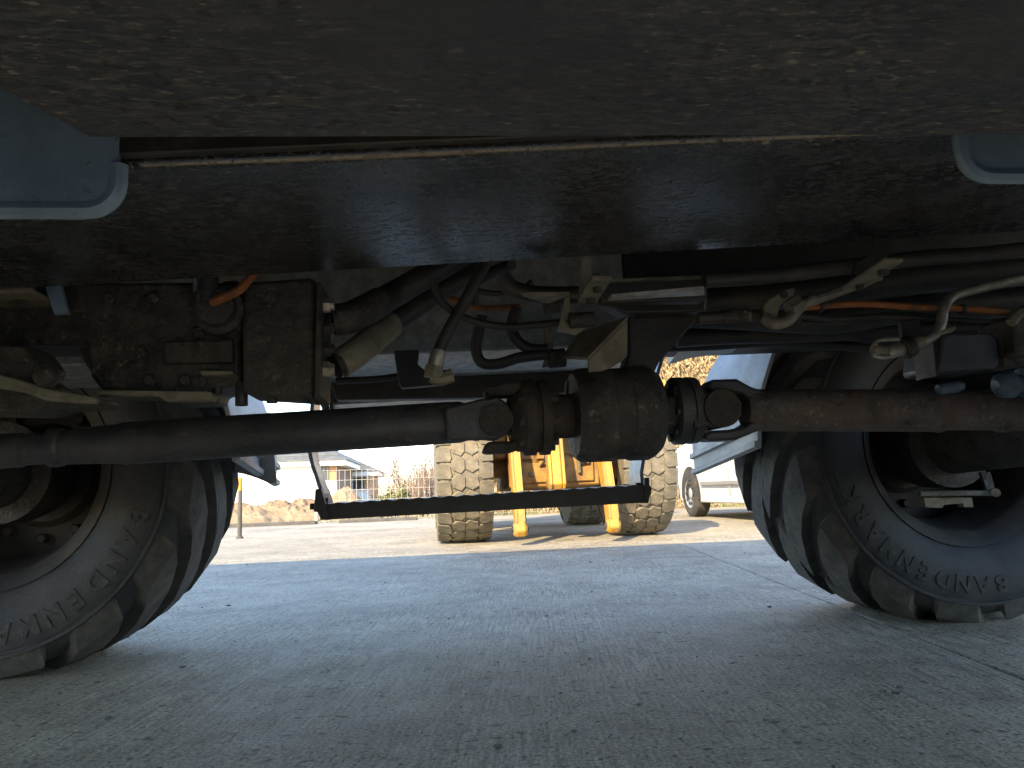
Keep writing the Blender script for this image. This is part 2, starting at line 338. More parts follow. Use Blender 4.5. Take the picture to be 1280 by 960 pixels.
# engine pod on the near side
pod_z = .78
a, b_ = Zp(112, 175, pod_z), Zp(1330, 171, pod_z)
c_ = Zp(0, 55, pod_z); dirc = (c_-a).normalized(); c2 = a+dirc*0.75
pts = [Vector((a.x, a.y, pod_z)), Vector((b_.x, b_.y, pod_z)), Vector((1.02, b_.y, pod_z)), Vector((1.02, -.5, pod_z)), Vector((-.56, -.5, pod_z)), Vector((-.56, -.02, pod_z)), c2+(c2-c2)]
pts = [p for p in pts]
mb = MB(); mb.prism(pts[:6]+[Vector((-.45, .25, pod_z))], (0, 0, .62)); pod = part('engine_pod', mb, MT['pod'], tele, bevel=.006)
# inner wheel arch panels either side of the pod, with rolled lower lips
def panel(x0, x1, Y, zb, round_right):
    mb_ = MB(); R = .03; zt = 1.3
    pts_ = []
    if round_right:
        pts_ = [(x0, zt), (x0, zb)] + [(x1-R+R*math.sin(a), zb+R-R*math.cos(a)) for a in [i*math.pi/16 for i in range(9)]] + [(x1, zt)]
    else:
        pts_ = [(x1, zt), (x1, zb)] + [(x0+R-R*math.sin(a), zb+R-R*math.cos(a)) for a in [i*math.pi/16 for i in range(9)]] + [(x0, zt)]
    mb_.prism([(x, Y, z) for x, z in pts_], (0, .006, 0))
    lip = MB(); path = [Vector((x, Y+.004, z)) for x, z in pts_[1:-1]] + [Vector((pts_[-1][0], Y+.004, zb+.05))]
    lip.tube(path, .009, 8, 1)
    return mb_, lip
pl = P(146, 250, .82); q1, l1 = panel(-.72, pl.x+.008, .80, P(80, 262, .8).z, True)
o = part('arch_panel', q1, MT['panel'], tele); part('rolled_lip', l1, MT['panel'], o)
pr = P(1193, 215, .80); q2, l2 = panel(pr.x, 1.1, .78, P(1240, 219, .78).z, False)
o = part('arch_panel', q2, MT['panel'], tele); part('rolled_lip', l2, MT['panel'], o)
# near frame rail: wide glossy underside
rail = part('frame_rail', slope_box(-2.0, 2.35, .815, 1.235, .82, 1.14, turn=-.03), MT['rail'], tele, bevel=.008)
part('rail_flange', slope_box(-.33, .62, .801, .8145,   .830, .90, turn=-.03), MT['black'], rail, bevel=.002)
# far frame rail, skirt under the cab
frail = part('frame_rail', slope_box(-2.0, .50, 1.86, 2.215, .80, 1.12, .02), MT['rail2'], tele, bevel=.006)
frail2 = part('frame_rail', slope_box(.503, 2.35, 1.86, 2.17, .815, 1.12, .02), MT['black'], tele, bevel=.006)  # right length black, left length pale with painted reflection
sk0, sk1 = P(412, 500, 2.38).x, P(762, 480, 2.38).x
mb = slope_box(sk0, sk1, 2.36, 2.37, .748, 1.1, .03); skirt = part('cab_skirt', mb, MT['black'], tele)
part('skirt_flange', slope_box(sk0, sk1, 2.372, 2.60, .742, .75, .03), MT['rail2'], skirt)
part('floor_plate', slope_box(-.33, .62, 2.222, 2.352, .806, .82, .03), MT['rail2'], skirt)
mb = MB(); mb.prism([Zp(835, 456, .83), Zp(865, 447, .83), Zp(915, 441, .83), Zp(925, 432, .83), Zp(850, 438, .83)], (0, 0, .02)); part('cab_floor', mb, MT['fender'], tele)
# decks that close the machine above
mb = MB(); mb.box(-2.05, 2.4, .66, 2.3, 1.19, 1.24); part('deck_plate', mb, MT['black'], tele)
mb = MB(); mb.box(-.5, 1.02, 2.3, 2.75, 1.0, 1.05); part('cab_base', mb, MT['black'], tele)
# added upper works, shaped so their shadow edge falls across the yard
body = part('added_bodywork', MB().prism([(-3.75, .1, 1.27), (2.5, .1, 1.27), (2.62, .1, 1.6), (2.55, .1, 2.36), (-3.65, .1, 2.36), (-3.8, .1, 2.0)], (0, 2.62, 0)), MT['cabpaint'], tele, bevel=.03)
for x0, x1 in ((-2.9, -1.9), (-1.8, -.8), (-.7, .3), (.4, 1.0)):
    for y in (.085, 2.722): part('added_body_door', MB().box(x0, x1, y, y+.014, 1.4, 2.25), MT['cabpaint'], body, bevel=.004)
for y in (.088, 2.722): part('added_cab_window', MB().box(1.1, 2.3, y, y+.010, 1.65, 2.28), MT['glass'], body)
part('added_body_roof', MB().box(-3.7, 2.55, .12, 2.70, 2.362, 2.40), MT['cabpaint'], body, bevel=.01)

# ---------------------------------------------------------------- wheels
RW, WX = .57, .43            # loaded radius, section width
XL, XR, YW = -1.2538, 1.725, 2.590
def ylathe(prof, seg=64):
    mb_ = MB(); mb_.rings([[(r*math.cos(2*math.pi*k/seg), y, r*math.sin(2*math.pi*k/seg)) for k in range(seg)] for y, r in prof], True, False); return mb_
tyre_prof = [(-.165, .322), (-.185, .33), (-.205, .36), (-.222, .40), (-.228, .435), (-.226, .47), (-.214, .505), (-.196, .527), (-.15, .541), (-.07, .548), (0, .55),
             (.07, .548), (.15, .541), (.196, .527), (.214, .505), (.226, .47), (.228, .435), (.222, .40), (.205, .36), (.185, .33), (.165, .322)]
KY = 1.29
def fat(y, r): return (y*KY, r if r < .43 else r+.018*min(1, (r-.43)/.09))
tyre_prof = [fat(*p) for p in tyre_prof]
tyre_me = ylathe(tyre_prof, 72).mesh('tyre')
rib = ylathe([fat(*p) for p in [(-.222, .492), (-.2275, .494), (-.2265, .501), (-.214, .503)]], 72).mesh('shoulder_rib')
rim_prof = [(-.168, .30), (-.185, .318), (-.195, .338), (-.188, .338), (-.176, .322), (-.168, .300), (-.150, .287), (-.09, .280), (-.04, .255), (.0, .262), (.05, .28), (.07, .28),
            (.085, .25), (.08, .17), (.06, .15), (.055, .02)]
rim_prof = [(y*KY, r) for y, r in rim_prof]
rim_me = ylathe(rim_prof, 64).mesh('wheel')
# one tread lug: a curved bar from the shoulder across the crown
def lug_mesh(sgn):
    mb_ = MB(); R = []
    st = [(-.219, .505, -.002, .050, -.002), (-.210, .522, .002, .053, .008), (-.194, .537, .010, .056, .018), (-.160, .5465, .034, .056, .024), (-.11, .5515, .070, .053, .025),
          (-.06, .554, .108, .049, .025), (-.02, .555, .138, .045, .025), (.022, .555, .166, .040, .024), (.030, .553, .170, .036, .018)]
    st = [fat(y, r)+(th, wd, ht) for y, r, th, wd, ht in st]
    for (y, r, th, wd, ht) in st:
        ring = []
        for dr, f_ in ((-.014, 1.10), (ht, .93), (ht, -.93), (-.014, -1.10)):
            a_ = sgn*(th*3.7) + f_*wd*1.36/r
            ring.append(((r+dr)*math.cos(a_), y - (.004 if dr > -.01 and y < -.2 else 0), (r+dr)*math.sin(a_)))
        R.append(ring)
    mb_.rings(R); me = mb_.mesh('tread_lug', smooth=28)
    return me
lugs = {1: lug_mesh(1), -1: lug_mesh(-1)}
for me in lugs.values(): me.materials.append(MT['lug'])
nut = MB(); nut.lathe((0, 0, 0), (0, -.03, 0), [(0, .017), (.85, .017), (1, .013)], 6); nut_me = nut.mesh('lug_nut'); nut_me.materials.append(MT['rim'])
def letters(word, parent, a0, da, r, y, size):
    """embossed sidewall lettering, tops outwards, running clockwise as seen from the machine's centre"""
    for k, ch in enumerate(word):
        cu = bpy.data.curves.new('letter', 'FONT'); cu.body = ch; cu.size = size; cu.extrude = .0025; cu.align_x = 'CENTER'; cu.resolution_u = 2; cu.offset = .002
        to = bpy.data.objects.new('letter', cu); C.objects.link(to)
        dg = bpy.context.evaluated_depsgraph_get(); me = bpy.data.meshes.new_from_object(to.evaluated_get(dg))
        bpy.data.objects.remove(to); bpy.data.curves.remove(cu)
        me.name = 'letter'; me.materials.clear(); me.materials.append(MT['letter'])
        a_ = math.radians(a0 - da*k)
        rad = Vector((math.cos(a_), 0, math.sin(a_))); tang = Vector((math.sin(a_), 0, -math.cos(a_)))   # clockwise
        Mx = Matrix((tang, rad, tang.cross(rad))).transposed().to_4x4(); Mx.translation = rad*r+Vector((0, y, 0))
        me.transform(Mx)
        # lean with the sidewall
        for v in me.vertices:
            rr_ = math.hypot(v.co.x, v.co.z); v.co.y += 0.10*max(0, rr_-.455)
        link('letter', me, None, parent)
def wheel(x, y, flip, ang, word=None, a0=0, da=8.4):
    wl_ = link('wheel', rim_me, MT['rim'], tele, Vector((x, y, RW))-wl(tele))
    if flip == 'near': wl_.rotation_euler.z = math.pi
    t_ = link('tyre', tyre_me, MT['rubber'], wl_); link('sidewall_rib', rib, MT['rubber'], wl_)
    sg = ang; N = 15
    for k in range(N):
        o = link('tread_lug', lugs[sg], None, wl_); o.rotation_euler.y = 2*math.pi*(k+.2)/N
        o = link('tread_lug', lugs[sg], None, wl_); o.rotation_euler = (0, 2*math.pi*(k+.7)/N, math.pi)
    for k in range(12):
        a_ = 2*math.pi*k/12; link('lug_nut', nut_me, None, wl_, (.205*math.cos(a_), .106, .205*math.sin(a_)))
    if word: letters(word, wl_, a0, da, .428, -.2945, .072)
    return wl_
wR = wheel(XR, YW, 'far', 1, 'BANDENMARKT', -84, 8.3)
wL = wheel(XL, YW, 'far', -1, 'BANDENMARKT', -18, 8.7)
wheel(XR, 2*YC-YW, 'near', 1); wheel(XL, 2*YC-YW, 'near', -1)
# rear face of lugs copies is mirrored by rotation, hubs and axles
for X in (XL, XR):
    mb = MB(); mb.lathe((X, YW+.10, RW), (X, 2*YC-YW-.10, RW), [(0, .09), (.03, .13), (.07, .15), (.12, .15), (.125, .105), (.16, .10), (.30, .085), (.38, .085), (.43, .17), (.5, .21), (.57, .17), (.62, .085), (.70, .085), (.84, .10), (.875, .105), (.88, .15), (.93, .15), (.97, .13), (1, .09)], 28)
    ax = part('axle', mb, MT['iron'], tele)
    for k in range(10):
        a_ = 2*math.pi*k/10; mb = MB(); mb.cyl((X+.128*math.cos(a_), YW-.165, RW+.128*math.sin(a_)), (X+.128*math.cos(a_), YW-.145, RW+.128*math.sin(a_)), .011, 6); part('bolt', mb, MT['iron'], ax)
    mb = MB(); mb.box(X-.12, X+.12, YC-.3, YC+.3, RW+.08, .83); part('axle_mount', mb, MT['black'], tele, bevel=.01)
# brake caliper arm and track rod on the right hub
mb = MB(); mb.tube([P(1150, 617, 2.25), P(1245, 616, 2.2)], .009, 8, 1); mb.cyl(P(1245, 616, 2.21), P(1245, 616, 2.17), .013, 12); part('brake_lever', mb, MT['steel'], tele)
part('caliper_bracket', ppx([(1155, 622), (1215, 622), (1217, 634), (1205, 634), (1204, 629), (1180, 631), (1178, 635), (1157, 634)], 2.26, .03), MT['tan'], tele)
part('lever_arm', ppx([(1226, 590), (1238, 590), (1244, 612), (1234, 613)], 2.2, .012), MT['iron'], tele)

for (x0, x1) in ((-.70, -.50), (.98, 1.10)):
    part('sun_block_box', MB().prism([(x0, .0, .62), (x0, .52, .62), (x0, .56, .70), (x0, .56, 1.3), (x0, .0, 1.3)], (x1-x0, 0, 0)), MT['black'], tele, bevel=.01)  # added boxes closing the gaps beside the pod against stray sun
# ---------------------------------------------------------------- wheel arches on the far side
def fender(X, a0, a1, y0, y1, da, R=.668, t=.012, n=20):
    mb_ = MB(); rg = []
    for k in range(n+1):
        an = math.radians(a0+(a1-a0)*k/n); af = an+math.radians(da)*(1-k/n)
        def p(a_, r, y): return (X+r*math.cos(a_), y, RW+r*math.sin(a_))
        rg.append([p(an, R, y0), p(af, R, y1), p(af, R+t, y1), p(an, R+t, y0)])
    mb_.rings(rg); return mb_
fr = part('fender', fender(XR, 180, 5, 2.37, 2.99, 6), MT['fender'], tele)
fl = part('fender', fender(XL, 1, 175, 2.37, 2.99, -6), MT['fender'], tele)
part('fender', fender(XR, 178, 2, -.06, .60, 0), MT['fender'], tele); part('fender', fender(XL, 2, 178, -.06, .60, 0), MT['fender'], tele)  # near pair added to stop sun slipping past the wheels
for k, (X, a_n, a_f) in enumerate(((XR, 180, 186), (XL, 1, -5))):
    for off in (0, 5):
        sg_ = -1 if k == 0 else 1
        mb = MB(); rg = []
        for yy, aa in ((2.365, a_n), (2.995, a_f)):
            rg.append([(X+r*math.cos(math.radians(aa+sg_*(off+d_))), yy, RW+r*math.sin(math.radians(aa+sg_*(off+d_)))) for r, d_ in ((.676, 0), (.676, 2.2), (.692, 1.8), (.692, .4))])
        mb.rings(rg); part('fender_rib', mb, MT['fender'], fr if k == 0 else fl, smooth=20)

part('mud_flap', ppx([(255, 560), (342, 556), (346, 603), (338, 605), (322, 598), (304, 592), (280, 588), (255, 586)], 2.72, .012), MT['fender'], fl, bevel=.003)
# ---------------------------------------------------------------- drive line
def along(pts, Y):           # lathe through photo points (x, y, half thickness in px)
    mb_ = MB(); seg = 28; rg = []
    c0 = P(pts[0][0], pts[0][1], Y); c1 = P(pts[-1][0], pts[-1][1], Y); d = (c1-c0).normalized(); u = Vector((0, 1, 0)); u = (u-d*u.dot(d)).normalized(); v = d.cross(u)
    for x, y, r in pts:
        c = P(x, y, Y); R = r*S(x, y, Y)*1.0
        rg.append([c+(u*math.cos(2*math.pi*k/seg)+v*math.sin(2*math.pi*k/seg))*R for k in range(seg)])
    mb_.rings(rg); return mb_
ly = lambda x: 564-.0635*x
lp = lambda L_: [(x, ly(x), r) for x, r in L_]
mb = along(lp([(-420, 27), (-60, 24), (28, 23), (30, 21), (62, 21), (63, 25), (72, 26), (78, 25), (80, 23), (150, 26), (154, 28), (545, 26.5), (575, 26), (592, 20)]), YC); ds = part('drive_shaft', mb, MT['shaft'], tele)
# left universal joint
earL = [(556, 512), (585, 504), (608, 496), (625, 497), (636, 505), (640, 516), (640, 535), (634, 546), (640, 552), (648, 556), (646, 562), (612, 566), (604, 560), (606, 552), (560, 551)]
part('yoke', ppx([(556, 510), (598, 499), (622, 496), (634, 503), (640, 515), (640, 532), (634, 543), (622, 549), (560, 551)], YC-.055, .022), MT['shaft'], ds, bevel=.005)
part('yoke', ppx([(556, 510), (598, 499), (622, 496), (634, 503), (640, 515), (640, 532), (634, 543), (622, 549), (560, 551)], YC+.04, .022), MT['shaft'], ds, bevel=.005)
mb = MB(); c = P(621, 524, YC); mb.cyl(P(621, 524, YC-.066), P(621, 524, YC-.066)+Vector((0, .14, 0)), 20*S(621, 524, YC), 24); cj = part('joint_cross', mb, MT['flange'], tele)
part('yoke', ppx([(606, 484), (640, 476), (660, 480), (660, 508), (645, 500), (640, 494), (612, 496), (605, 491)], YC-.028, .056), MT['flange'], tele, bevel=.006)
part('yoke', ppx([(603, 566), (609, 552), (640, 551), (647, 545), (660, 536), (660, 562), (652, 561), (640, 565), (612, 567)], YC-.028, .056), MT['flange'], tele, bevel=.006)
my = lambda x: 523-.045*(x-640)
mp_ = lambda L_: [(x, my(x), r) for x, r in L_]
mb = along(mp_([(636, 30), (648, 38), (654, 47), (667, 47), (668, 43), (672, 43), (673, 47), (684, 47), (686, 28), (716, 27)]), YC); fl1 = part('flange', mb, MT['flange'], tele)
for k in range(8):
    a_ = 2*math.pi*k/8+.2; c = P(670, my(670), YC)+Vector((0, math.cos(a_)*.057, math.sin(a_)*.057))
    mb = MB(); mb.cyl(c-Vector((.038, 0, 0)), c+Vector((.036, 0, 0)), .0095, 6); part('flange_bolt', mb, MT['iron'], fl1)
mb = along(mp_([(714, 30), (716, 52), (722, 57), (724, 58), (760, 58), (762, 56), (780, 56), (782, 58), (806, 58), (812, 55), (820, 48), (822, 29), (838, 28)]), YC); dr = part('brake_drum', mb, MT['iron'], tele)
mb = along(mp_([(838, 37), (841, 41), (852, 41), (853, 38), (857, 38), (858, 41), (868, 40), (870, 33), (878, 28)]), YC); fl2 = part('flange', mb, MT['shaft'], tele)
for k in range(8):
    a_ = 2*math.pi*k/8+.1; c = P(855, my(855), YC)+Vector((0, math.cos(a_)*.052, math.sin(a_)*.052))
    mb = MB(); mb.cyl(c-Vector((.032, 0, 0)), c+Vector((.03, 0, 0)), .009, 6); part('flange_bolt', mb, MT['iron'], fl2)
# right universal joint and shaft
for yy in (YC-.058, YC+.036):
    part('yoke', ppx([(868, 492), (885, 490), (905, 487), (920, 492), (928, 503), (928, 518), (920, 529), (905, 534), (885, 532), (868, 536)], yy, .022), MT['shaft'], fl2, bevel=.005)
mb = MB(); mb.cyl(P(904, 510, YC-.07), P(904, 510, YC-.07)+Vector((0, .14, 0)), 22*S(904, 510, YC), 24); part('joint_cross', mb, MT['flange'], tele)
ry = lambda x: 512.5+.003*(x-905)
mb = along([(x, ry(x), r) for x, r in [(930, 21), (936, 25), (952, 25.5), (1168, 25), (1172, 26), (1176, 25), (1180, 23), (1243, 23), (1247, 25), (1256, 25), (1260, 23), (1330, 23), (1334, 27), (1560, 27)]], YC); rs = part('drive_shaft', mb, MT['rust'], tele)
part('yoke', ppx([(884, 482), (890, 474), (922, 473), (938, 482), (955, 489), (955, 500), (940, 500), (930, 492), (912, 489), (888, 489)], YC-.028, .056), MT['shaft'], rs, bevel=.006)
part('yoke', ppx([(881, 546), (886, 538), (912, 537), (930, 533), (940, 526), (956, 526), (956, 536), (942, 541), (920, 550), (888, 551)], YC-.028, .056), MT['shaft'], rs, bevel=.006)
# bearing hanger above the drum
hg = part('bearing_hanger', ppx([(742, 470), (780, 461), (786, 440), (786, 396), (800, 346), (884, 342), (884, 388), (868, 403), (824, 453), (816, 470), (820, 492), (742, 497)], YC+.02, .05), MT['black'], tele, bevel=.004)
gs = part('gusset_plate', ppx([(735, 450), (785, 399), (784, 445), (779, 450), (765, 459), (752, 464), (736, 465)], YC-.06, .008), MT['tan'], tele, bevel=.002)
mb = MB(); q = [P(735, 450, YC-.059), P(785, 399, YC-.059)]; r_ = [q[1]+Vector((-.066, .16, .0)), q[0]+Vector((-.02, .16, .03))]
mb.prism([q[0], q[1], r_[0], r_[1]], (0, 0, .006)); part('gusset_shelf', mb, MT['tan'], gs)
part('lifting_eye', ppx([(707, 498), (708, 476), (713, 470), (718, 474), (721, 490), (715, 491), (714, 497)], YC+.02, .02), MT['tan'], tele)

# ---------------------------------------------------------------- gearbox on the left
gy = YC-.16
mb = MB(); mb.add([], [])
m1 = ppx([(-140, 352), (296, 352), (300, 360), (300, 480), (262, 487), (262, 499), (206, 500), (198, 491), (128, 490), (112, 470), (108, 430), (-140, 430)], gy+.05, .13)
gb = part('gearbox', m1, MT['iron'], tele, bevel=.012)
part('casting_boss', along([(118, 420, 55), (128, 60), (200, 62), (285, 60), (296, 68), (301, 68)] if False else [(118, 420, 50), (130, 419, 56), (205, 415, 57), (215, 415, 52), (284, 411, 52), (288, 410, 60), (301, 409, 60)], YC-.02), MT['iron'], gb)
mb = along([(253, 397, 24), (253.5, 397, 24)], YC) if False else MB()
c = P(268, 383, gy); mb.lathe(c, c+Vector((0, .07, 0)), [(0, .012), (.02, .030), (.3, .032), (.32, .042), (1, .044)], 24); part('sensor_boss', mb, MT['iron'], gb)
mb = MB(); c = P(257, 350, gy+.01); mb.lathe(c+Vector((0, 0, .05)), P(257, 380, gy+.01), [(0, .015), (.2, .015), (.25, .02), (.8, .02), (.85, .015), (1, .015)], 14); part('plug_connector', mb, MT['black'], gb)
mb = MB(); mb.tube([P(264, 378, gy-.005), P(282, 371, gy-.01), P(300, 362, gy-.01), P(312, 348, gy), P(330, 330, gy+.02)], .0075, 8); part('orange_cable', mb, MT['orange'], tele)
part('pan_lip', ppx([(120, 487), (262, 489), (266, 494), (264, 500), (206, 501), (196, 494), (118, 494)], gy+.02, .03), MT['tan'], gb, bevel=.002)
part('clamp_foot', ppx([(250, 464), (290, 464), (292, 468), (252, 469)], gy+.02, .03), MT['tan'], gb)
part('cover_plate', ppx([(203, 426), (290, 424), (291, 453), (204, 454)], gy+.035, .02), MT['iron'], gb, bevel=.004)
for x, y in ((247, 415), (287, 415), (175, 440), (135, 372), (190, 372), (135, 470), (185, 475), (230, 475)):
    mb = MB(); c = P(x, y, gy+.04); mb.lathe(c, c+Vector((0, .03, 0)), [(0, .008), (.1, .011), (1, .011)], 6); part('bolt', mb, MT['iron'], gb)
pump = part('pump_block', ppx([(302, 352), (393, 346), (395, 352), (395, 484), (391, 500), (382, 497), (303, 492)], gy+.02, .11), MT['iron'], tele, bevel=.008)
part('pump_flange', ppx([(395, 352), (401, 351), (400, 493), (393, 500)], gy, .14), MT['iron'], pump, bevel=.003)
for y in (382, 411, 437, 462):
    mb = MB(); c = P(398, y, gy+.04); e_ = P(418, y-1, gy+.04)
    mb.lathe(c, e_, [(0, .014), (.75, .014), (.78, .010), (1, .010)], 6); part('bolt', mb, MT['steel'] if y in (382, 462) else MT['iron'], pump)
for x, y0, y1, r in ((302, 478, 507, 8), (340, 484, 504, 7), (382, 484, 504, 7), (362, 484, 497, 15), (272, 482, 493, 6)):
    mb = MB(); mb.cyl(P(x, y0, gy+.06), P(x, y1, gy+.06), r*S(x, y1, gy+.06), 16); part('drain_plug', mb, MT['black'], pump)
# left end casting, yoke arm with the light on its lower edges painted pale
part('end_casting', ppx([(-160, 432), (30, 430), (48, 455), (42, 470), (60, 482), (110, 494), (122, 497), (116, 504), (60, 508), (52, 513), (30, 516), (-160, 512)], gy-.03, .1), MT['iron'], tele, bevel=.008)
part('casting_lit_edge', ppx([(-20, 462), (30, 476), (60, 486), (118, 496), (117, 504), (90, 503), (55, 500), (28, 490), (-20, 482)], gy-.045, .02), MT['tan'], tele, bevel=.003)
mb = MB(); mb.sphere(P(58, 470, gy-.04), .019); part('grease_ball', mb, MT['iron'], tele)
bp_ = part('bracket_plate', hpx([(0, 366), (40, 365), (85, 392), (43, 396), (32, 386), (-20, 384)], .80, .008), MT['tan'], tele, bevel=.002)
part('bracket_web', ppx([(52, 345), (72, 345), (85, 392), (68, 393)], 1.3, .01), MT['panel'], bp_)
mb = MB(); c = Zp(25, 376, .80); mb.cyl(c-Vector((0, 0, .012)), c+Vector((0, 0, .03)), .011, 6); part('bolt', mb, MT['iron'], bp_)

# ---------------------------------------------------------------- hoses, pipes and brackets in the middle
def hose(pts, r, m_='hose', name='hose', parent=None, seg=10):
    mb_ = MB(); mb_.tube([P(*p) for p in pts], r, seg); return part(name, mb_, MT[m_], parent or tele)
h1 = hose([(416, 402, 1.36), (440, 397, 1.37), (475, 378, 1.42), (520, 352, 1.48), (600, 305, 1.55)], .026, seg=14)
part('hose_sleeve', MB().tube([P(420, 400, 1.36), P(440, 396, 1.37), P(474, 378, 1.42)], .029, 14), MT['iron'], h1)
h2 = hose([(418, 458, 1.38), (440, 445, 1.40), (475, 416, 1.46), (540, 370, 1.54), (620, 320, 1.60)], .023, seg=14)
part('hose_sleeve', MB().tube([P(424, 455, 1.38), P(445, 441, 1.40), P(488, 405, 1.48)], .027, 14), MT['tan'], h2)
hose([(540, 345, 1.42), (550, 375, 1.42), (580, 397, 1.43), (625, 408, 1.44), (672, 406, 1.45), (730, 400, 1.47)], .0075)
hose([(592, 382, 1.62), (596, 352, 1.6), (640, 330, 1.5)], .012)
h3 = hose([(606, 330, 1.40), (585, 370, 1.40), (562, 410, 1.40), (548, 440, 1.40), (543, 458, 1.40)], .0115)
part('hose_ferrule', MB().tube([P(549, 438, 1.40), P(543, 460, 1.40)], .0145, 12, 1), MT['steel'], h3)
part('hose_nut', MB().cyl(P(543, 458, 1.40), P(541, 472, 1.40), .019, 6), MT['tan'], h3)
part('elbow_fitting', MB().tube([P(541, 470, 1.40), P(549, 474, 1.40), P(566, 469, 1.40)], .013, 8), MT['tan'], h3)
hose([(602, 395, 1.55), (598, 415, 1.55), (595, 436, 1.55), (602, 453, 1.55), (622, 455, 1.55), (650, 447, 1.55), (684, 443, 1.55)], .0115)
hose([(646, 385, 1.56), (640, 405, 1.56), (645, 424, 1.56), (662, 436, 1.56), (684, 437, 1.56)], .012)
hose([(560, 372, 1.66), (600, 385, 1.66), (650, 383, 1.68)], .007, 'orange', 'orange_cable')
hose([(628, 345, 1.36), (640, 360, 1.36), (672, 368, 1.36), (730, 368, 1.36), (800, 362, 1.36)], .016)
hose([(590, 362, 1.5), (620, 367, 1.5), (650, 361, 1.5), (665, 352, 1.5)], .006)
# bulkhead plates holding the hoses
b1 = part('bulkhead_bracket', ppx([(680, 402), (688, 402), (690, 425), (694, 448), (708, 446), (707, 455), (678, 459), (682, 446)], 1.56, .012), MT['tan'], tele)
part('clamp', MB().cyl(P(686, 449, 1.55), P(706, 447, 1.55), .020, 14), MT['iron'], b1)
b2 = part('bulkhead_bracket', ppx([(706, 372), (712, 370), (714, 394), (706, 402), (718, 410), (734, 405), (742, 398), (742, 404), (720, 418), (696, 413), (700, 404)], 1.34, .01), MT['tan'], tele)
part('clamp', MB().cyl(P(712, 401, 1.33), P(742, 399, 1.33), .014, 14), MT['iron'], b2)
part('bracket_tab', hpx([(652, 370), (712, 369), (684, 380)], .79, .006), MT['tan'], b2)
part('hose_nut', MB().cyl(P(680, 382, 1.38), P(698, 381, 1.38), .016, 6), MT['iron'], b2)
b3 = part('hanger_plate', hpx([(722, 379), (740, 350), (765, 350), (746, 379)], .775, .008), MT['tan'], tele, bevel=.002)
part('hanger_web', ppx([(728, 322), (736, 320), (742, 352), (724, 378)], 1.22, .01), MT['tan'], b3)
for x, y in ((747, 359), (738, 373)):
    mb = MB(); c = Zp(x, y, .775); mb.cyl(c-Vector((0, 0, .008)), c+Vector((0, 0, .02)), .008, 6); part('bolt', mb, MT['iron'], b3)
# channels running right from the hanger
part('channel', ppx([(752, 352), (880, 345), (880, 376), (752, 378)], 1.30, .03), MT['black'], tele, bevel=.004)
part('channel', ppx([(752, 376), (882, 372), (882, 389), (780, 392)], 1.42, .05), MT['black'], tele, bevel=.004)
part('strip_edge', ppx([(764, 349), (878, 344), (878, 347), (764, 352)], 1.285, .012), MT['tan'], tele)
part('ledge', hpx([(765, 372), (880, 362), (881, 369), (760, 376)], .785, .006), MT['rail2'], tele)
# tank bracket in the far rail gap, with its step
tb = part('hanging_bracket', ppx([(492, 438), (524, 437), (522, 455), (530, 462), (560, 462), (556, 480), (502, 485), (498, 478)], 1.75, .03), MT['black'], tele, bevel=.003)
hose([(420, 476, 1.8), (470, 474, 1.8), (500, 470, 1.8)], .008)
part('cross_bar', ppx([(412, 478), (735, 462), (738, 480), (700, 492), (600, 497), (420, 500)], 1.95, .05), MT['black'], tele, bevel=.004)
mb = MB()
for x in (408, 414): mb.tube([P(x, 478, 2.3), P(x+1, 522, 2.3)], .006, 8, 1)
part('drain_hose', mb, MT['hose'], tele)
part('end_plate', ppx([(394, 486), (404, 486), (412, 515), (404, 517)], 2.35, .2), MT['panel'], tele)

# ---------------------------------------------------------------- pipes and cables on the right
hz = lambda pts, r, m_='hose', name='hose': hose(pts, r, m_, name)
hz([(880, 350, 1.25), (960, 345, 1.25), (1040, 336, 1.24), (1160, 322, 1.23), (1300, 310, 1.22), (1850, 240, 1.22)], .014)
hz([(860, 378, 1.56), (940, 372, 1.5), (1050, 362, 1.5), (1160, 345, 1.5), (1300, 332, 1.5), (1850, 262, 1.5)], .03)
hz([(855, 392, 1.62), (930, 395, 1.62), (1040, 400, 1.62), (1150, 385, 1.62), (1300, 372, 1.62), (1850, 302, 1.62)], .032)
hz([(845, 424, 1.68), (905, 420, 1.68), (990, 418, 1.68), (1080, 415, 1.68), (1180, 412, 1.68), (1300, 402, 1.68), (1850, 332, 1.68)], .02)
hz([(835, 434, 1.78), (890, 432, 1.78), (960, 428, 1.78), (1050, 432, 1.72), (1092, 437, 1.68)], .012)
hz([(990, 386, 1.34), (1020, 383, 1.34), (1080, 380, 1.34), (1150, 384, 1.34), (1210, 386, 1.34), (1262, 391, 1.34)], .0065, 'orange', 'orange_cable')
hz([(985, 393, 1.36), (1040, 399, 1.37), (1100, 396, 1.37), (1180, 400, 1.37), (1250, 404, 1.37)], .006)
hz([(1000, 404, 1.4), (1060, 402, 1.4), (1120, 394, 1.4), (1170, 398, 1.4)], .008)
for x, y in ((1026, 384), (1203, 386)):
    part('cable_tie', MB().lathe(P(x-2, y, 1.34), P(x+2, y, 1.34), [(0, .010), (1, .010)], 10), MT['black'], tele)
bc = part('pipe_bracket', ppx([(955, 382), (960, 374), (985, 360), (994, 359), (994, 368), (976, 382), (972, 398), (962, 402), (956, 396)], 1.30, .02), MT['tan'], tele, bevel=.003)
mb = MB(); c = P(981, 368, 1.295); mb.cyl(c, c+Vector((0, .03, 0)), .007, 10); part('bolt', mb, MT['black'], bc)
p1 = hose([(872, 398, 1.32), (905, 396, 1.32)], .011)
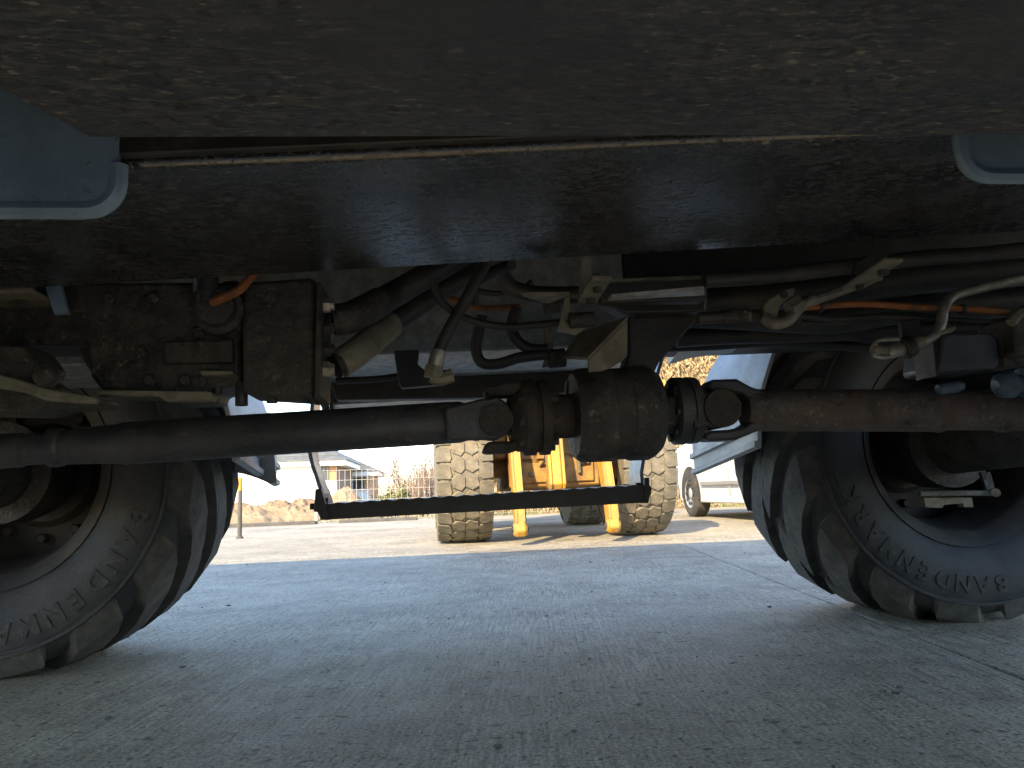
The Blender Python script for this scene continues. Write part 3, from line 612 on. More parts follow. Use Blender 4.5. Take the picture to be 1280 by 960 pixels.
for x0, x1, r, m_ in ((903, 932, .013, 'iron'), (931, 940, .009, 'tan'), (938, 958, .012, 'iron')):
    part('pipe_fitting', MB().cyl(P(x0, 396, 1.32), P(x1, 394, 1.32), r, 12), MT[m_], p1)
part('pipe_fitting', MB().tube([P(957, 397, 1.30), P(968, 405, 1.29), P(985, 400, 1.30), P(1000, 383, 1.31), P(1016, 374, 1.32)], .011, 10), MT['tan'], p1)
part('pipe_fitting', MB().cyl(P(986, 387, 1.30), P(1000, 378, 1.30), .016, 6), MT['tan'], p1)
mb = MB(); mb.tube([P(1014, 377, 1.32), P(1055, 362, 1.33), P(1100, 345, 1.33)], .009, 8); part('steel_pipe', mb, MT['tan'], tele)
b4 = part('hanger_plate', hpx([(1052, 363), (1103, 328), (1130, 327), (1076, 362)], .79, .007), MT['tan'], tele, bevel=.002)
part('hanger_web', ppx([(1070, 330), (1096, 312), (1112, 318), (1064, 352)], 1.2, .008), MT['black'], b4)
for x, y in ((1104, 338), (1076, 356)):
    mb = MB(); c = Zp(x, y, .79); mb.cyl(c-Vector((0, 0, .007)), c+Vector((0, 0, .02)), .009, 8); part('bolt', mb, MT['black'], b4)
# bright steel pipe with hydraulic coupling
mb = MB(); mb.tube([P(1150, 428, 1.33), P(1168, 419, 1.33), P(1177, 402, 1.33), P(1179, 388, 1.33), P(1188, 373, 1.33), P(1210, 364, 1.33), P(1290, 345, 1.33), P(1330, 338, 1.33)], .0095, 12, 8); sp = part('steel_pipe', mb, MT['steel'], tele)
for (x0, y0, x1, y1, r, m_) in ((1137, 433, 1152, 427, .015, 'tan'), (1128, 437, 1140, 431, .021, 'black'), (1108, 441, 1130, 435, .014, 'steel'), (1090, 437, 1114, 440, .012, 'tan')):
    part('pipe_fitting', MB().lathe(P(x0, y0, 1.33), P(x1, y1, 1.33), [(0, r*.8), (.15, r), (.85, r), (1, r*.8)], 12), MT[m_], sp)
mb = MB(); mb.tube([P(1124, 424, 1.325), P(1100, 425, 1.325), P(1094, 430, 1.325), P(1098, 440, 1.325), P(1092, 444, 1.325), P(1104, 447, 1.325), P(1116, 444, 1.325)], .0045, 8); part('retaining_clip', mb, MT['steel'], sp)
part('pipe_clamp', ppx([(1126, 402), (1150, 400), (1152, 412), (1138, 424), (1134, 436), (1129, 434)], 1.36, .01), MT['black'], tele)
part('pipe_tab', hpx([(1176, 416), (1195, 411), (1190, 415), (1172, 420)], .68, .004), MT['tan'], tele)
# plastic connector box under the frame
bx = part('junction_box', ppx([(1178, 420), (1188, 416), (1236, 416), (1248, 424), (1250, 456), (1246, 460), (1180, 463), (1176, 458)], 1.32, .12), MT['bluebox'], tele, bevel=.005)
part('box_bracket', ppx([(1166, 426), (1173, 422), (1175, 466), (1170, 470)], 1.33, .06), MT['black'], bx)
part('box_bracket', ppx([(1252, 424), (1258, 424), (1262, 456), (1256, 458)], 1.33, .06), MT['iron'], bx)
part('box_cover', ppx([(1268, 395), (1300, 392), (1300, 442), (1270, 444)], 1.30, .1), MT['iron'], tele, bevel=.005)
mb = MB(); mb.tube([P(1264, 404, 1.3), P(1274, 392, 1.3), P(1290, 386, 1.3)], .010, 8); part('pipe_fitting', mb, MT['tan'], tele)
part('crossmember', ppx([(1140, 492), (1180, 478), (1310, 452), (1310, 480), (1210, 492)], 1.52, .06), MT['black'], tele, bevel=.004)
part('hydraulic_coupling', MB().lathe(P(1172, 487, 1.4), P(1203, 482, 1.4), [(0, .009), (.1, .012), (.8, .012), (1, .008)], 12), MT['coupling'], tele)
part('hydraulic_coupling', MB().lathe(P(1244, 483, 1.38), P(1300, 476, 1.38), [(0, .012), (.1, .024), (.35, .027), (.4, .017), (.55, .017), (.6, .03), (1, .03)], 16), MT['coupling'], tele)

# ---------------------------------------------------------------- cab step with its two straps
SY = 2.46
t0, t1 = P(402, 629, SY), P(810, 605, SY); b0, b1_ = P(400, 650, SY), P(811, 628, SY)
mb = MB(); n_ = 42; outline = []
for k in range(n_+1):
    p = t0.lerp(t1, k/n_); outline.append(p+Vector((0, 0, -.004 if k % 2 else .0)))
mb.prism(outline+[b1_, b0], (0, .19, 0)); stp = part('cab_step', mb, MT['black'], tele)
def strap(pts, y0, y1, w_, name):
    mb_ = MB(); rg = []
    for i, (x, y) in enumerate(pts):
        c = P(x, y, SY); rg.append([(c.x-w_/2, y0, c.z), (c.x+w_/2, y0, c.z), (c.x+w_/2, y1, c.z), (c.x-w_/2, y1, c.z)])
    mb_.rings(rg); return part(name, mb_, MT['panel'], stp)
strap([(390, 490), (387, 530), (386, 565), (389, 580), (395, 598), (401, 615), (403, 640)], SY+.02, SY+.16, .012, 'step_strap')
strap([(832, 440), (823, 470), (815, 510), (809, 560), (804, 590), (806, 615), (808, 622)], SY+.02, SY+.16, .012, 'step_strap')
part('step_end', ppx([(394, 612), (401, 610), (407, 630), (412, 650), (401, 650), (397, 640), (392, 640)], SY-.01, .2), MT['black'], stp, bevel=.003)
part('step_end', ppx([(806, 597), (812, 597), (812, 606), (815, 610), (814, 618), (812, 622), (811, 629), (806, 629)], SY-.01, .2), MT['black'], stp, bevel=.003)
for x, y in ((391, 633), (407, 626), (798, 607), (803, 605)):
    mb = MB(); c = P(x, y, SY+.03); mb.cyl(c-Vector((.008, 0, 0)), c+Vector((.008, 0, 0)), .011, 6); part('bolt', mb, MT['iron'], stp)

# ================================================================ ADDED CONTAINER, out of view, shading the ground near the viewer
cy0 = -4.1
ct = thing('shading_container', 'added ribbed steel container, out of view, shading the ground beside the machine', 'container', (-2.2, cy0-1.2, 0))
mb = MB(); prof = []
for k in range(22):
    x = -5.2+.276*k; prof += [(x, cy0-.03), (x+.10, cy0-.03), (x+.138, cy0), (x+.238, cy0)]
prof += [(.87, cy0-2.4), (-5.2, cy0-2.4)]
mb.prism([(x, y, .12) for x, y in prof], (0, 0, 2.66)); part('wall', mb, MT['clad'], ct, smooth=0)
for z in (.02, 2.78):
    part('rail', MB().box(-5.25, .92, cy0-.06, cy0+.02, z, z+.11), MT['clad'], ct, bevel=.01)
part('roof', MB().box(-5.25, .92, cy0-2.42, cy0-.07, 2.782, 2.885), MT['clad'], ct, bevel=.01)
for x in (-5.18, .78):
    for y in (cy0-.08, cy0-2.38): part('corner_post', MB().box(x-.08, x+.14, y-.05, y+.11, -.002, 2.89), MT['clad'], ct, bevel=.01)

# ================================================================ WHEEL LOADER
LX, LYF, LYR, LR, LWD = 1.10, 7.35+.0, 9.75, .70, .50
load = thing('wheel_loader', 'yellow wheel loader without bucket standing on the sunlit concrete', 'loader', (LX, LYF, 0))
lt_prof = [(-.19, .36), (-.235, .40), (-.25, .47), (-.245, .57), (-.238, .65), (-.205, .674), (-.1, .684), (0, .686), (.1, .684), (.205, .674), (.238, .65), (.245, .57), (.25, .47), (.235, .40), (.19, .36)]
lt_me = ylathe([(y, r) for y, r in lt_prof], 56)
def toX(mb_): # turn an Y-axis lathe into an X-axis one
    for p in mb_.v: p.x, p.y = p.y, p.x
    return mb_
lt_mesh = toX(lt_me).mesh('tyre')
lrim = toX(ylathe([(-.20, .30), (-.22, .36), (-.235, .385), (-.225, .385), (-.19, .355), (-.15, .33), (-.05, .31), (-.04, .14), (-.10, .13), (-.11, .02)], 40)); lrim_mesh = lrim.mesh('wheel')
def block(pts, r0, r1):
    """tread block: outline of (x across, arc) on the crown"""
    mb_ = MB(); n = len(pts)
    def q(x, a, r, k): 
        cx = sum(p[0] for p in pts)/n; ca = sum(p[1] for p in pts)/n
        x = cx+(x-cx)*k; a = ca+(a-ca)*k
        rr_ = r-(max(0, abs(x)-.17)*.28)
        th = a/.67; return (x, -rr_*math.cos(th), rr_*math.sin(th))
    mb_.rings([[q(x, a, r0, 1.0) for x, a in pts], [q(x, a, r1-.008, .97) for x, a in pts], [q(x, a, r1, .90) for x, a in pts]]); return mb_.mesh('tread_block', smooth=0)
PI_ = .145
blkA = block([(-.11, -.045), (-.035, -.078), (-.0, -.040), (-.0, .042), (-.06, .072), (-.125, .035)], .66, .700)
blkB = block([(-.25, -.064), (-.125, -.064), (-.112, -.03), (-.128, .045), (-.15, .068), (-.25, .062)], .65, .698)
for me in (blkA, blkB): me.materials.append(MT['ltyre'])
NB = 29
def lwheel(x, y, full):
    o = link('wheel', lrim_mesh, MT['shaded_yellow'], load, Vector((x, y, LR-.005))-wl(load))
    if x < LX: pass
    else: o.rotation_euler.z = math.pi
    link('tyre', lt_mesh, MT['ltyre'], o)
    if full:
        for k in range(NB):
            a_ = 2*math.pi*k/NB
            for me, f_, da in ((blkA, 0, 0), (blkB, 0, .4), (blkA, 1, .5), (blkB, 1, .9)):
                t = link('tread_block', me, None, o); t.rotation_euler = (a_+da*2*math.pi/NB, 0, 0)
                if f_: t.rotation_euler = (-(a_+da*2*math.pi/NB), 0, math.pi); 
    else:
        mb_ = MB()
        for k in range(NB):
            a_ = 2*math.pi*k/NB; Rm = Matrix.Rotation(a_, 3, 'X')
            for me in (blkA, blkB):
                for f_ in (0, 1):
                    Rf = Rm @ (Matrix.Rotation(math.pi, 3, 'Z') if f_ else Matrix.Identity(3))
                    mb_.add([Rf @ v.co for v in me.vertices], [tuple(p.vertices) for p in me.polygons])
        t = link('tread', mb_.mesh('tread', smooth=0), MT['ltyre'], o); t['kind'] = 'stuff'
    return o
xl, xr = P(579, 640, LYF).x, P(792, 630, LYF).x
lwheel(xl, LYF, True); lwheel(xr, LYF, True); lwheel(xl, LYR, False); lwheel(xr-.02, LYR, False)
LC = (xl+xr)/2
mb = MB(); mb.lathe((xl+.1, LYF, LR), (xr-.1, LYF, LR), [(0, .17), (.12, .17), (.14, .12), (.35, .13), (.42, .22), (.58, .22), (.65, .13), (.86, .12), (.88, .17), (1, .17)], 24); part('axle', mb, MT['shaded_yellow'], load)
mb = MB(); mb.lathe((xl+.1, LYR, LR), (xr-.1, LYR, LR), [(0, .17), (.12, .17), (.14, .12), (.35, .13), (.42, .22), (.58, .22), (.65, .13), (.86, .12), (.88, .17), (1, .17)], 24); part('axle', mb, MT['shaded_yellow'], load)
ff = MB(); ff.prism([(LC-.42, 6.95, .48), (LC-.42, 8.3, .45), (LC-.42, 8.3, 1.25), (LC-.42, 7.7, 1.9), (LC-.42, 7.3, 1.9), (LC-.42, 6.95, 1.1)], (.84, 0, 0)); frame_ = part('front_frame', ff, MT['shaded_yellow'], load, bevel=.02)
# panels and seams on the frame front
for (x0, x1, z0, z1) in ((-.38, -.06, .52, .70), (-.38, -.06, .73, .98), (.02, .36, .52, .74), (.02, .36, .77, .92), (.02, .36, .95, 1.06)):
    mb = MB(); mb.box(LC+x0, LC+x1, 6.925, 6.96, z0, z1); part('frame_panel', mb, MT['shaded_yellow'], frame_, bevel=.01)
for (x, z, s_) in ((-.30, .92, .02), (-.12, .90, .025), (.10, .66, .02), (.30, .70, .02), (.05, .85, .03), (-.22, .60, .02)):
    mb = MB(); mb.cyl((LC+x, 6.93, z), (LC+x, 6.89, z), s_, 8); part('bolt', mb, MT['tan'], frame_)
mb = MB(); mb.tube([(LC+.12, 6.9, 1.2), (LC+.14, 6.85, .95), (LC+.2, 6.87, .8), (LC+.22, 6.9, .6)], .018, 8); part('hose', mb, MT['tan'], frame_)
mb = MB(); mb.box(LC-.55, LC-.42, 7.05, 7.6, .75, 1.15); part('frame_lug', mb, MT['shaded_yellow'], frame_, bevel=.02)
mb = MB(); mb.box(LC+.42, LC+.55, 7.05, 7.6, .75, 1.15); part('frame_lug', mb, MT['shaded_yellow'], frame_, bevel=.02)
# lift arms
def arm(x, wd):
    mb_ = MB()
    pts_ = [(7.75, 1.98), (7.60, 2.02), (7.05, 1.45), (6.72, .95), (6.52, .45), (6.44, .20), (6.42, .12), (6.46, .075), (6.53, .07), (6.58, .12), (6.68, .40), (6.92, .86), (7.30, 1.25), (7.72, 1.80)]
    mb_.prism([(x-wd/2, y, z) for y, z in pts_], (wd, 0, 0)); o = part('lift_arm', mb_, MT['yellow'], load, bevel=.012)
    mb_ = MB(); mb_.lathe((x-wd/2-.015, 6.5, .135), (x+wd/2+.015, 6.5, .135), [(0, .045), (.08, .055), (.92, .055), (1, .045)], 20); part('pin_boss', mb_, MT['yellow'], o)
    for (y_, z_) in ((6.5, .135), (6.83, .98), (7.62, 1.9)):
        part('pin', MB().lathe((x-wd/2-.03, y_, z_), (x+wd/2+.03, y_, z_), [(0, .02), (.04, .026), (.96, .026), (1, .02)], 14), MT['rim'], o)
    ed = [(7.05, 1.45), (6.72, .95), (6.52, .45), (6.44, .20)]
    for dx in (-wd/2+.004, wd/2-.016):
        part('arm_flange', MB().prism([(x+dx, y-.014, z) for y, z in ed]+[(x+dx, y+.03, z-.01) for y, z in reversed(ed)], (.012, 0, 0)), MT['yellow'], o)
    part('grease_line', MB().tube([(x+wd/2+.008, 7.0, 1.3), (x+wd/2+.008, 6.74, .85), (x+wd/2+.008, 6.6, .45), (x+wd/2+.008, 6.5, .2)], .007, 6), MT['hose'], o)
    return o
xa, xb = P(651, 660, 6.45).x, P(768, 655, 6.45).x
arm(xa, .085); arm(xb, .085)
for x in (LC-.18, LC+.2):
    cyo = part('hydraulic_cylinder', MB().lathe((x, 7.0, .62), (x, 6.85, 1.35), [(0, .03), (.06, .05), (.7, .05), (.72, .03), (1, .03)], 16), MT['shaded_yellow'], load)
    part('hydraulic_hose', MB().tube([(x+.05, 6.93, .66), (x+.09, 6.86, .75), (x+.07, 6.88, .95), (x+.02, 6.93, 1.15)], .012, 8), MT['hose'], cyo)
mb = MB(); mb.lathe((xa, 6.98, 1.15), (xb, 6.98, 1.15), [(0, .09), (1, .09)], 18); part('arm_cross_tube', mb, MT['yellow'], load)
# tilt lever between the arms
xz = P(692, 580, 6.8).x
pts_ = [(6.98, 1.75), (6.86, 1.72), (6.78, 1.3), (6.72, .95), (6.66, .70), (6.62, .50), (6.66, .45), (6.74, .45), (6.80, .60), (6.84, .80), (6.90, 1.1), (7.0, 1.4), (7.06, 1.65)]
mb = MB(); mb.prism([(xz-.045, y, z) for y, z in pts_], (.09, 0, 0)); tl = part('tilt_lever', mb, MT['yellow'], load, bevel=.01)
for x in (xz-.072, xz+.046):
    mb = MB(); mb.prism([(x, y-.018, z) for y, z in pts_], (.026, 0, 0)); part('lever_flange', mb, MT['yellow'], tl, bevel=.005)
mb = MB(); mb.lathe((xz-.085, 6.70, .51), (xz+.085, 6.70, .51), [(0, .035), (.05, .055), (.95, .055), (1, .035)], 18); part('pin_boss', mb, MT['shaded_yellow'], tl)
# rear frame, engine hood and cab so that the machine is whole
mb = MB(); mb.prism([(LC-.45, 8.5, .55), (LC-.45, 10.9, .6), (LC-.45, 11.1, 1.0), (LC-.45, 11.0, 1.8), (LC-.45, 9.7, 1.95), (LC-.45, 8.5, 1.4)], (.9, 0, 0)); part('engine_hood', mb, MT['yellow'], load, bevel=.05)
mb = MB(); mb.prism([(LC-.5, 8.35, 1.4), (LC-.5, 9.6, 1.5), (LC-.5, 9.6, 2.9), (LC-.5, 8.5, 2.9)], (1.0, 0, 0)); lc_ = part('cab', mb, MT['glass'], load, bevel=.03)
mb = MB(); mb.box(LC-.58, LC+.58, 8.3, 9.75, 2.9, 3.02); part('cab_roof', mb, MT['yellow'], lc_, bevel=.04)
mb = MB(); mb.cyl((LC, 8.3, .62), (LC, 8.55, .62), .12, 16); mb.cyl((LC, 8.3, 1.1), (LC, 8.55, 1.1), .12, 16); part('articulation_pin', mb, MT['shaded_yellow'], load)
for x in (xl, xr):
    mb = MB(); rg = []
    for k in range(11):
        a_ = math.radians(20+140*k/10); rg.append([(x-.27, LYF+.8*math.cos(a_), LR+.8*math.sin(a_)), (x+.27, LYF+.8*math.cos(a_), LR+.8*math.sin(a_)), (x+.27, LYF+.82*math.cos(a_), LR+.82*math.sin(a_)), (x-.27, LYF+.82*math.cos(a_), LR+.82*math.sin(a_))])
    mb.rings(rg); part('fender', mb, MT['yellow'], load)

# ================================================================ VAN
VX0 = Zp(864, 646).x+.02; VYW = Zp(864, 646).y
van = thing('parked_van', 'white van parked behind the loader, seen along its side', 'van', (VX0+.9, VYW-1.6, 0))
def vsec(y, zb, zt, w0, w1, zs):   # body section across at length y: sill, waist, roof
    c = VX0+.92; hw = .92
    pts_ = [(-w0, zb), (-w0-.005, zb+.12), (-hw*w1/.92, .62), (-hw*w1/.92+.01, zs), (-w1*.86, zt-.08), (-w1*.72, zt)]
    return [(c+x, y, z) for x, z in pts_] + [(c-x, y, z) for x, z in reversed(pts_)]
Yf = VYW+.95   # front end lies away from the viewer
secs = [(Yf, .32, .80, .70, .74, .72), (Yf-.10, .26, .98, .80, .86, .86), (Yf-.35, .20, 1.08, .86, .91, .98), (Yf-.95, .20, 1.18, .90, .92, 1.05), (Yf-1.15, .20, 1.25, .90, .92, 1.08), (Yf-1.9, .20, 1.90, .90, .92, 1.15), (Yf-2.3, .20, 1.98, .90, .92, 1.15), (Yf-4.6, .20, 1.98, .90, .92, 1.15), (Yf-4.95, .28, 1.93, .88, .90, 1.15), (Yf-5.0, .34, 1.88, .84, .88, 1.12)]
mb = MB(); mb.rings([vsec(*s_) for s_ in secs]); vb = part('body', mb, MT['van'], van, bevel=.02)
for yy in (VYW, VYW-3.0):
    for sx in (0, 1):
        xo = VX0-.022 if sx == 0 else VX0+1.662
        prof = [(-.10, .20), (-.105, .26), (-.10, .30), (-.08, .325), (.08, .325), (.10, .30), (.105, .26), (.10, .20)]
        wv = toX(ylathe(prof, 36)); 
        for p in wv.v: p += Vector((xo+.10, yy, .325))
        ww = part('wheel', wv, MT['dkrub'], van)
        rm_ = toX(ylathe([(-.098, .205), (-.085, .19), (-.075, .17), (-.085, .08), (-.095, .03), (-.096, .001)], 30))
        for p in rm_.v:
            if sx: p.x = -p.x
            p += Vector((xo+.10, yy, .325))
        part('wheel_cover', rm_, MT['alloy'], ww)
        for k in range(10):
            a_ = 2*math.pi*k/10; mb = MB(); x_ = xo-.002 if not sx else xo+.202
            mb.cyl((x_, yy+.145*math.cos(a_), .325+.145*math.sin(a_)), (x_+(.015 if not sx else -.015), yy+.145*math.cos(a_), .325+.145*math.sin(a_)), .024, 8); part('hole_shade_disc', mb, MT['dkrub'], ww)  # solid dark discs drawn for the shade in the cover holes
    # wheel arch: flat dark plate drawn for the shade in the well
    for sx in (0, 1):
        mb = MB(); xo = VX0-.008 if sx == 0 else VX0+1.848
        pts_ = [(xo, yy+.375*math.cos(math.radians(a)), .325+.375*math.sin(math.radians(a))) for a in range(-12, 193, 12)]
        mb.prism(pts_, (.0, 0, 0) if False else ((.004, 0, 0) if sx == 0 else (-.004, 0, 0))); part('wheel_arch_shade', mb, MT['dkrub'], van)
for sx, xo in ((0, VX0-.012), (1, VX0+1.85)):
    mb = MB(); mb.box(xo-.012, xo+.012, VYW-2.55, VYW-.45, .43, .48); part('side_moulding', mb, MT['vanplastic'], van, bevel=.006)
    mb = MB(); mb.box(xo-.003, xo+.006, VYW-1.45, VYW-1.435, .32, 1.12); part('door_seam', mb, MT['vanplastic'], van)
    mb = MB(); mb.box(xo-.01, xo+.01, VYW-1.30, VYW-1.12, .98, 1.0); part('door_handle', mb, MT['vanplastic'], van)
mb = MB(); mb.prism([(VX0-.004, VYW-.55, 1.14), (VX0-.004, VYW-1.5, 1.16), (VX0-.004, VYW-1.5, 1.72), (VX0-.004, VYW-1.0, 1.66)], (.008, 0, 0)); part('side_window', mb, MT['glass'], van)
mb = MB(); mb.box(VX0-.20, VX0-.02, VYW-.62, VYW-.50, 1.12, 1.32); part('mirror', mb, MT['vanplastic'], van, bevel=.02)

# ================================================================ BACKGROUND
FY = 14.2
# post with an orange band just past the left tyre
pb = Zp(299.5, 673); H_ = (P(305, 597, pb.y).z)
bol = thing('marker_post', 'grey post with an orange top beside the lugged tyre', 'post', (pb.x, pb.y, 0))
zo = P(305, 613, pb.y).z
mb = MB(); mb.lathe((pb.x, pb.y, -.01), (pb.x, pb.y, zo), [(0, .045), (.05, .045), (.06, .026), (1, .026)], 16); part('post', mb, MT['dark_bar'], bol)
mb = MB(); mb.lathe((pb.x, pb.y, zo), (pb.x, pb.y, H_), [(0, .028), (.95, .028), (1, .02)], 16); part('band', mb, MT['signal'], bol)

# mesh fence: posts and wire panels
def fence(x0, x1, y, z0, z1, label, n, seed):
    f_ = thing('mesh_fence', label, 'fence', ((x0+x1)/2, y, z0))
    L_ = (x1-x0)/n
    for i in range(n+1):
        mb_ = MB(); x = x0+L_*i; mb_.lathe((x, y, z0), (x, y, z1+.05), [(0, .03), (.98, .03), (1, .02)], 8); part('fence_post', mb_, MT['post'], f_)
    for i in range(n):
        mb_ = MB(); nn = int(L_/.10)
        for k in range(1, nn):
            x = x0+L_*i+L_*k/nn; mb_.box(x-.003, x+.003, y-.003, y+.003, z0+.06, z1)
        for z in [z0+.06+(z1-z0-.06)*k/5 for k in range(6)]: mb_.box(x0+L_*i, x0+L_*(i+1), y-.009, y-.003, z-.003, z+.003)
        o = part('wire_panel', mb_, MT['fence'], f_, smooth=0)
    return f_
fx0 = P(397, 640, FY).x; fx1 = P(552, 640, FY).x
fence(fx0-.02, P(600, 640, FY).x, FY, -.03, P(480, 586, FY).z, 'pale wire mesh fence in front of the soil heap and bare shrubs', 1, 1)

# heaps of soil
def heap(name, label, cx, cy, rx, ry, hgt, z0, rough, seed, cat='soil heap', group=None):
    mb_ = MB(); n, m_ = 110, 44; rg = []
    for i in range(m_+1):
        t = i/m_
        ring = []
        for k in range(n):
            a_ = 2*math.pi*k/n; x = rx*t*math.cos(a_); y = ry*t*math.sin(a_)
            hh = hgt*(math.cos(min(1, t)*math.pi)*.5+.5)**.8
            q = Vector((x*.9+seed*7, y*.9, seed))
            hh += (noise.noise(q*1.4)*.34+noise.noise(q*3.7)*.28+noise.noise(q*9)*.20+noise.noise(q*21)*.10)*rough*hgt*(1-t)**.5
            ring.append((cx+x*(1+.15*noise.noise(q)), cy+y, z0+max(-.05, hh)-.12*t))
        rg.append(ring)
    mb_.rings(rg, True, False); return top(name, mb_, MT['soil'], label, cat, (cx, cy, z0), group, smooth=25)
c1 = P(362, 640, 17.5); z0 = gz(c1.x, 17.5)
heap('soil_heap', 'rough clodded brown soil heap in front of the white house wall', c1.x, 17.5, 2.3, 1.8, P(362, 626, 17.5).z-z0, z0, 1.0, 3)
c1 = P(430, 620, 24); z0 = gz(c1.x, 24)
heap('soil_heap', 'smooth rounded sandy heap beside the second house', c1.x, 24, 1.35, 1.4, P(430, 610, 24).z-z0, z0, .25, 5)
c1 = P(300, 645, 16.5); z0 = gz(c1.x, 16.5)
heap('soil_heap', 'low flat soil heap next to the rough brown heap', c1.x, 16.5, 1.4, 1.0, .42, z0, .8, 8)
# loose clods
mb = MB()
for k in range(260):
    x = rnd.uniform(-9.5, 1.5); y = rnd.uniform(14.9, 19); r = rnd.uniform(.02, .09)
    mb.sphere((x, y, gz(x, y)+r*.3), r, 6, 4, (1, rnd.uniform(.6, 1), rnd.uniform(.5, .9)))
top('soil_clods', mb, MT['soil'], 'scattered clods of soil between fence and houses', 'soil', kind='stuff', smooth=0)
# small retaining boards by the heap
mb = MB(); a0 = P(369, 628, 15.5); a1 = P(392, 640, 15.5); bd = thing('board_stack', 'low row of grey boards standing behind the soil heap', 'boards', (a0.x, 18.6, gz(a0.x, 18.6)))
a0, a1 = P(369, 627, 18.6), P(393, 645, 18.6)
for k in range(6):
    x = a0.x+(a1.x-a0.x)*k/6; mb = MB(); mb.box(x, x+(a1.x-a0.x)/6-.012, 18.6, 18.63, gz(x, 18.6)-.02, a0.z-rnd.uniform(0, .04)); part('board', mb, MT['post'] if k % 2 else MT['dark_bar'], bd)
# low dark strips along the far end of the slabs
mb = MB(); e0, e1 = P(250, 664, 13.9).x, P(396, 660, 13.9).x; mb.box(e0, e1, 13.75, 14.0, -.03, .055); top('dark_bar', mb, MT['dark_bar'], kind='structure', bevel=.02)
mb = MB(); e0, e1 = P(425, 656, 14.0).x, P(522, 652, 14.0).x; mb.box(e0, e1, 13.8, 14.05, -.03, .05); top('dark_bar', mb, MT['dark_bar'], kind='structure', bevel=.02)

# houses
def house(name, label, px0, px1, Y, eave_y, base_z, depth, win, ob, side_roof, ridge_h, gx):
    X0, X1 = P(px0, 600, Y).x, P(px1, 600, Y).x; ze = P(px1, eave_y, Y).z
    hs = thing(name, label, 'house', ((X0+X1)/2, Y, base_z))
    mb_ = MB(); mb_.box(X0, X1, Y, Y+depth, base_z-.3, ze); part('wall', mb_, MT['plaster'], hs)
    ov = .45
    mb_ = MB(); mb_.box(X0-ov, X1+ov, Y-ov, Y+depth+ov, ze, ze+.26); part('fascia', mb_, MT['plaster'], hs)
    mb_ = MB(); c0 = [(X0-ov-.1, Y-ov-.1, ze+.262), (X1+ov+.1, Y-ov-.1, ze+.262), (X1+ov+.1, Y+depth+ov, ze+.262), (X0-ov-.1, Y+depth+ov, ze+.262)]
    i_ = depth*.5
    c1_ = [(X0+i_, Y+i_, ze+ridge_h), (X1-gx, Y+i_, ze+ridge_h)]
    mb_.add([Vector(p) for p in c0]+[Vector(p) for p in c1_], [(0, 1, 5, 4), (1, 2, 5), (2, 3, 4, 5), (3, 0, 4), (0, 3, 2, 1)]); rf = part('roof', mb_, MT['roof'], hs, smooth=0)
    # tile courses on the front slope
    n0 = Vector(c0[0]); n1 = Vector(c0[1]); m0 = Vector(c1_[0]); m1_ = Vector(c1_[1])
    for k in range(12):
        t = k/12; A = n0.lerp(m0, t); B = n1.lerp(m1_, t); mb_ = MB(); mb_.prism([A+Vector((0, -.02, .0)), B+Vector((0, -.02, 0)), B+Vector((0, 0, .05)), A+Vector((0, 0, .05))], (0, .06, .01)); part('tile_course', mb_, MT['roof'], rf, smooth=0)
    # brown brick flank
    mb_ = MB(); mb_.box(X1+.003, X1+.02, Y+.02, Y+depth, base_z-.3, ze-.002); part('brick_side', mb_, MT['bbrick'], hs)
    for (wx0, wx1, wy0, wy1) in win:
        a, b = P(wx0, wy0, Y), P(wx1, wy1, Y); mb_ = MB(); mb_.box(a.x, b.x, Y-.05, Y-.004, b.z, a.z); wn = part('window', mb_, MT['frame'], hs)
        n = 3 if b.x-a.x > .5 else 2; ww_ = (b.x-a.x)/n
        for k in range(n):
            mb_ = MB(); mb_.box(a.x+ww_*k+.04, a.x+ww_*(k+1)-.04, Y-.056, Y-.051, b.z+.06, a.z-.06); part('pane', mb_, MT['glass'], wn)
        mb_ = MB(); mb_.box(a.x-.05, b.x+.05, Y-.12, Y-.004, b.z-.07, b.z-.003); part('sill', mb_, MT['plaster'], wn)
    for (wx0, wx1, wy0, wy1) in ob:
        a, b = P(wx0, wy0, Y), P(wx1, wy1, Y); mb_ = MB(); mb_.box(a.x, b.x, Y-.045, Y-.004, b.z, a.z); part('brick_panel', mb_, MT['obrick'], hs)
    return hs
house('white_house', 'large white house with grey roof and orange brick beside its window', 150, 421, 38, 582, -.6, 7, [(398, 412, 583, 601)], [(412, 420.5, 583, 601)], None, 3.2, 4.2)
# string course on the long white wall
house('small_white_house', 'smaller white house with hipped grey roof beyond the large one', 330, 464, 46, 594.5, -.6, 6, [(441.5, 458, 597, 611)], [(458, 463.5, 597, 611)], None, 2.0, 3.0)

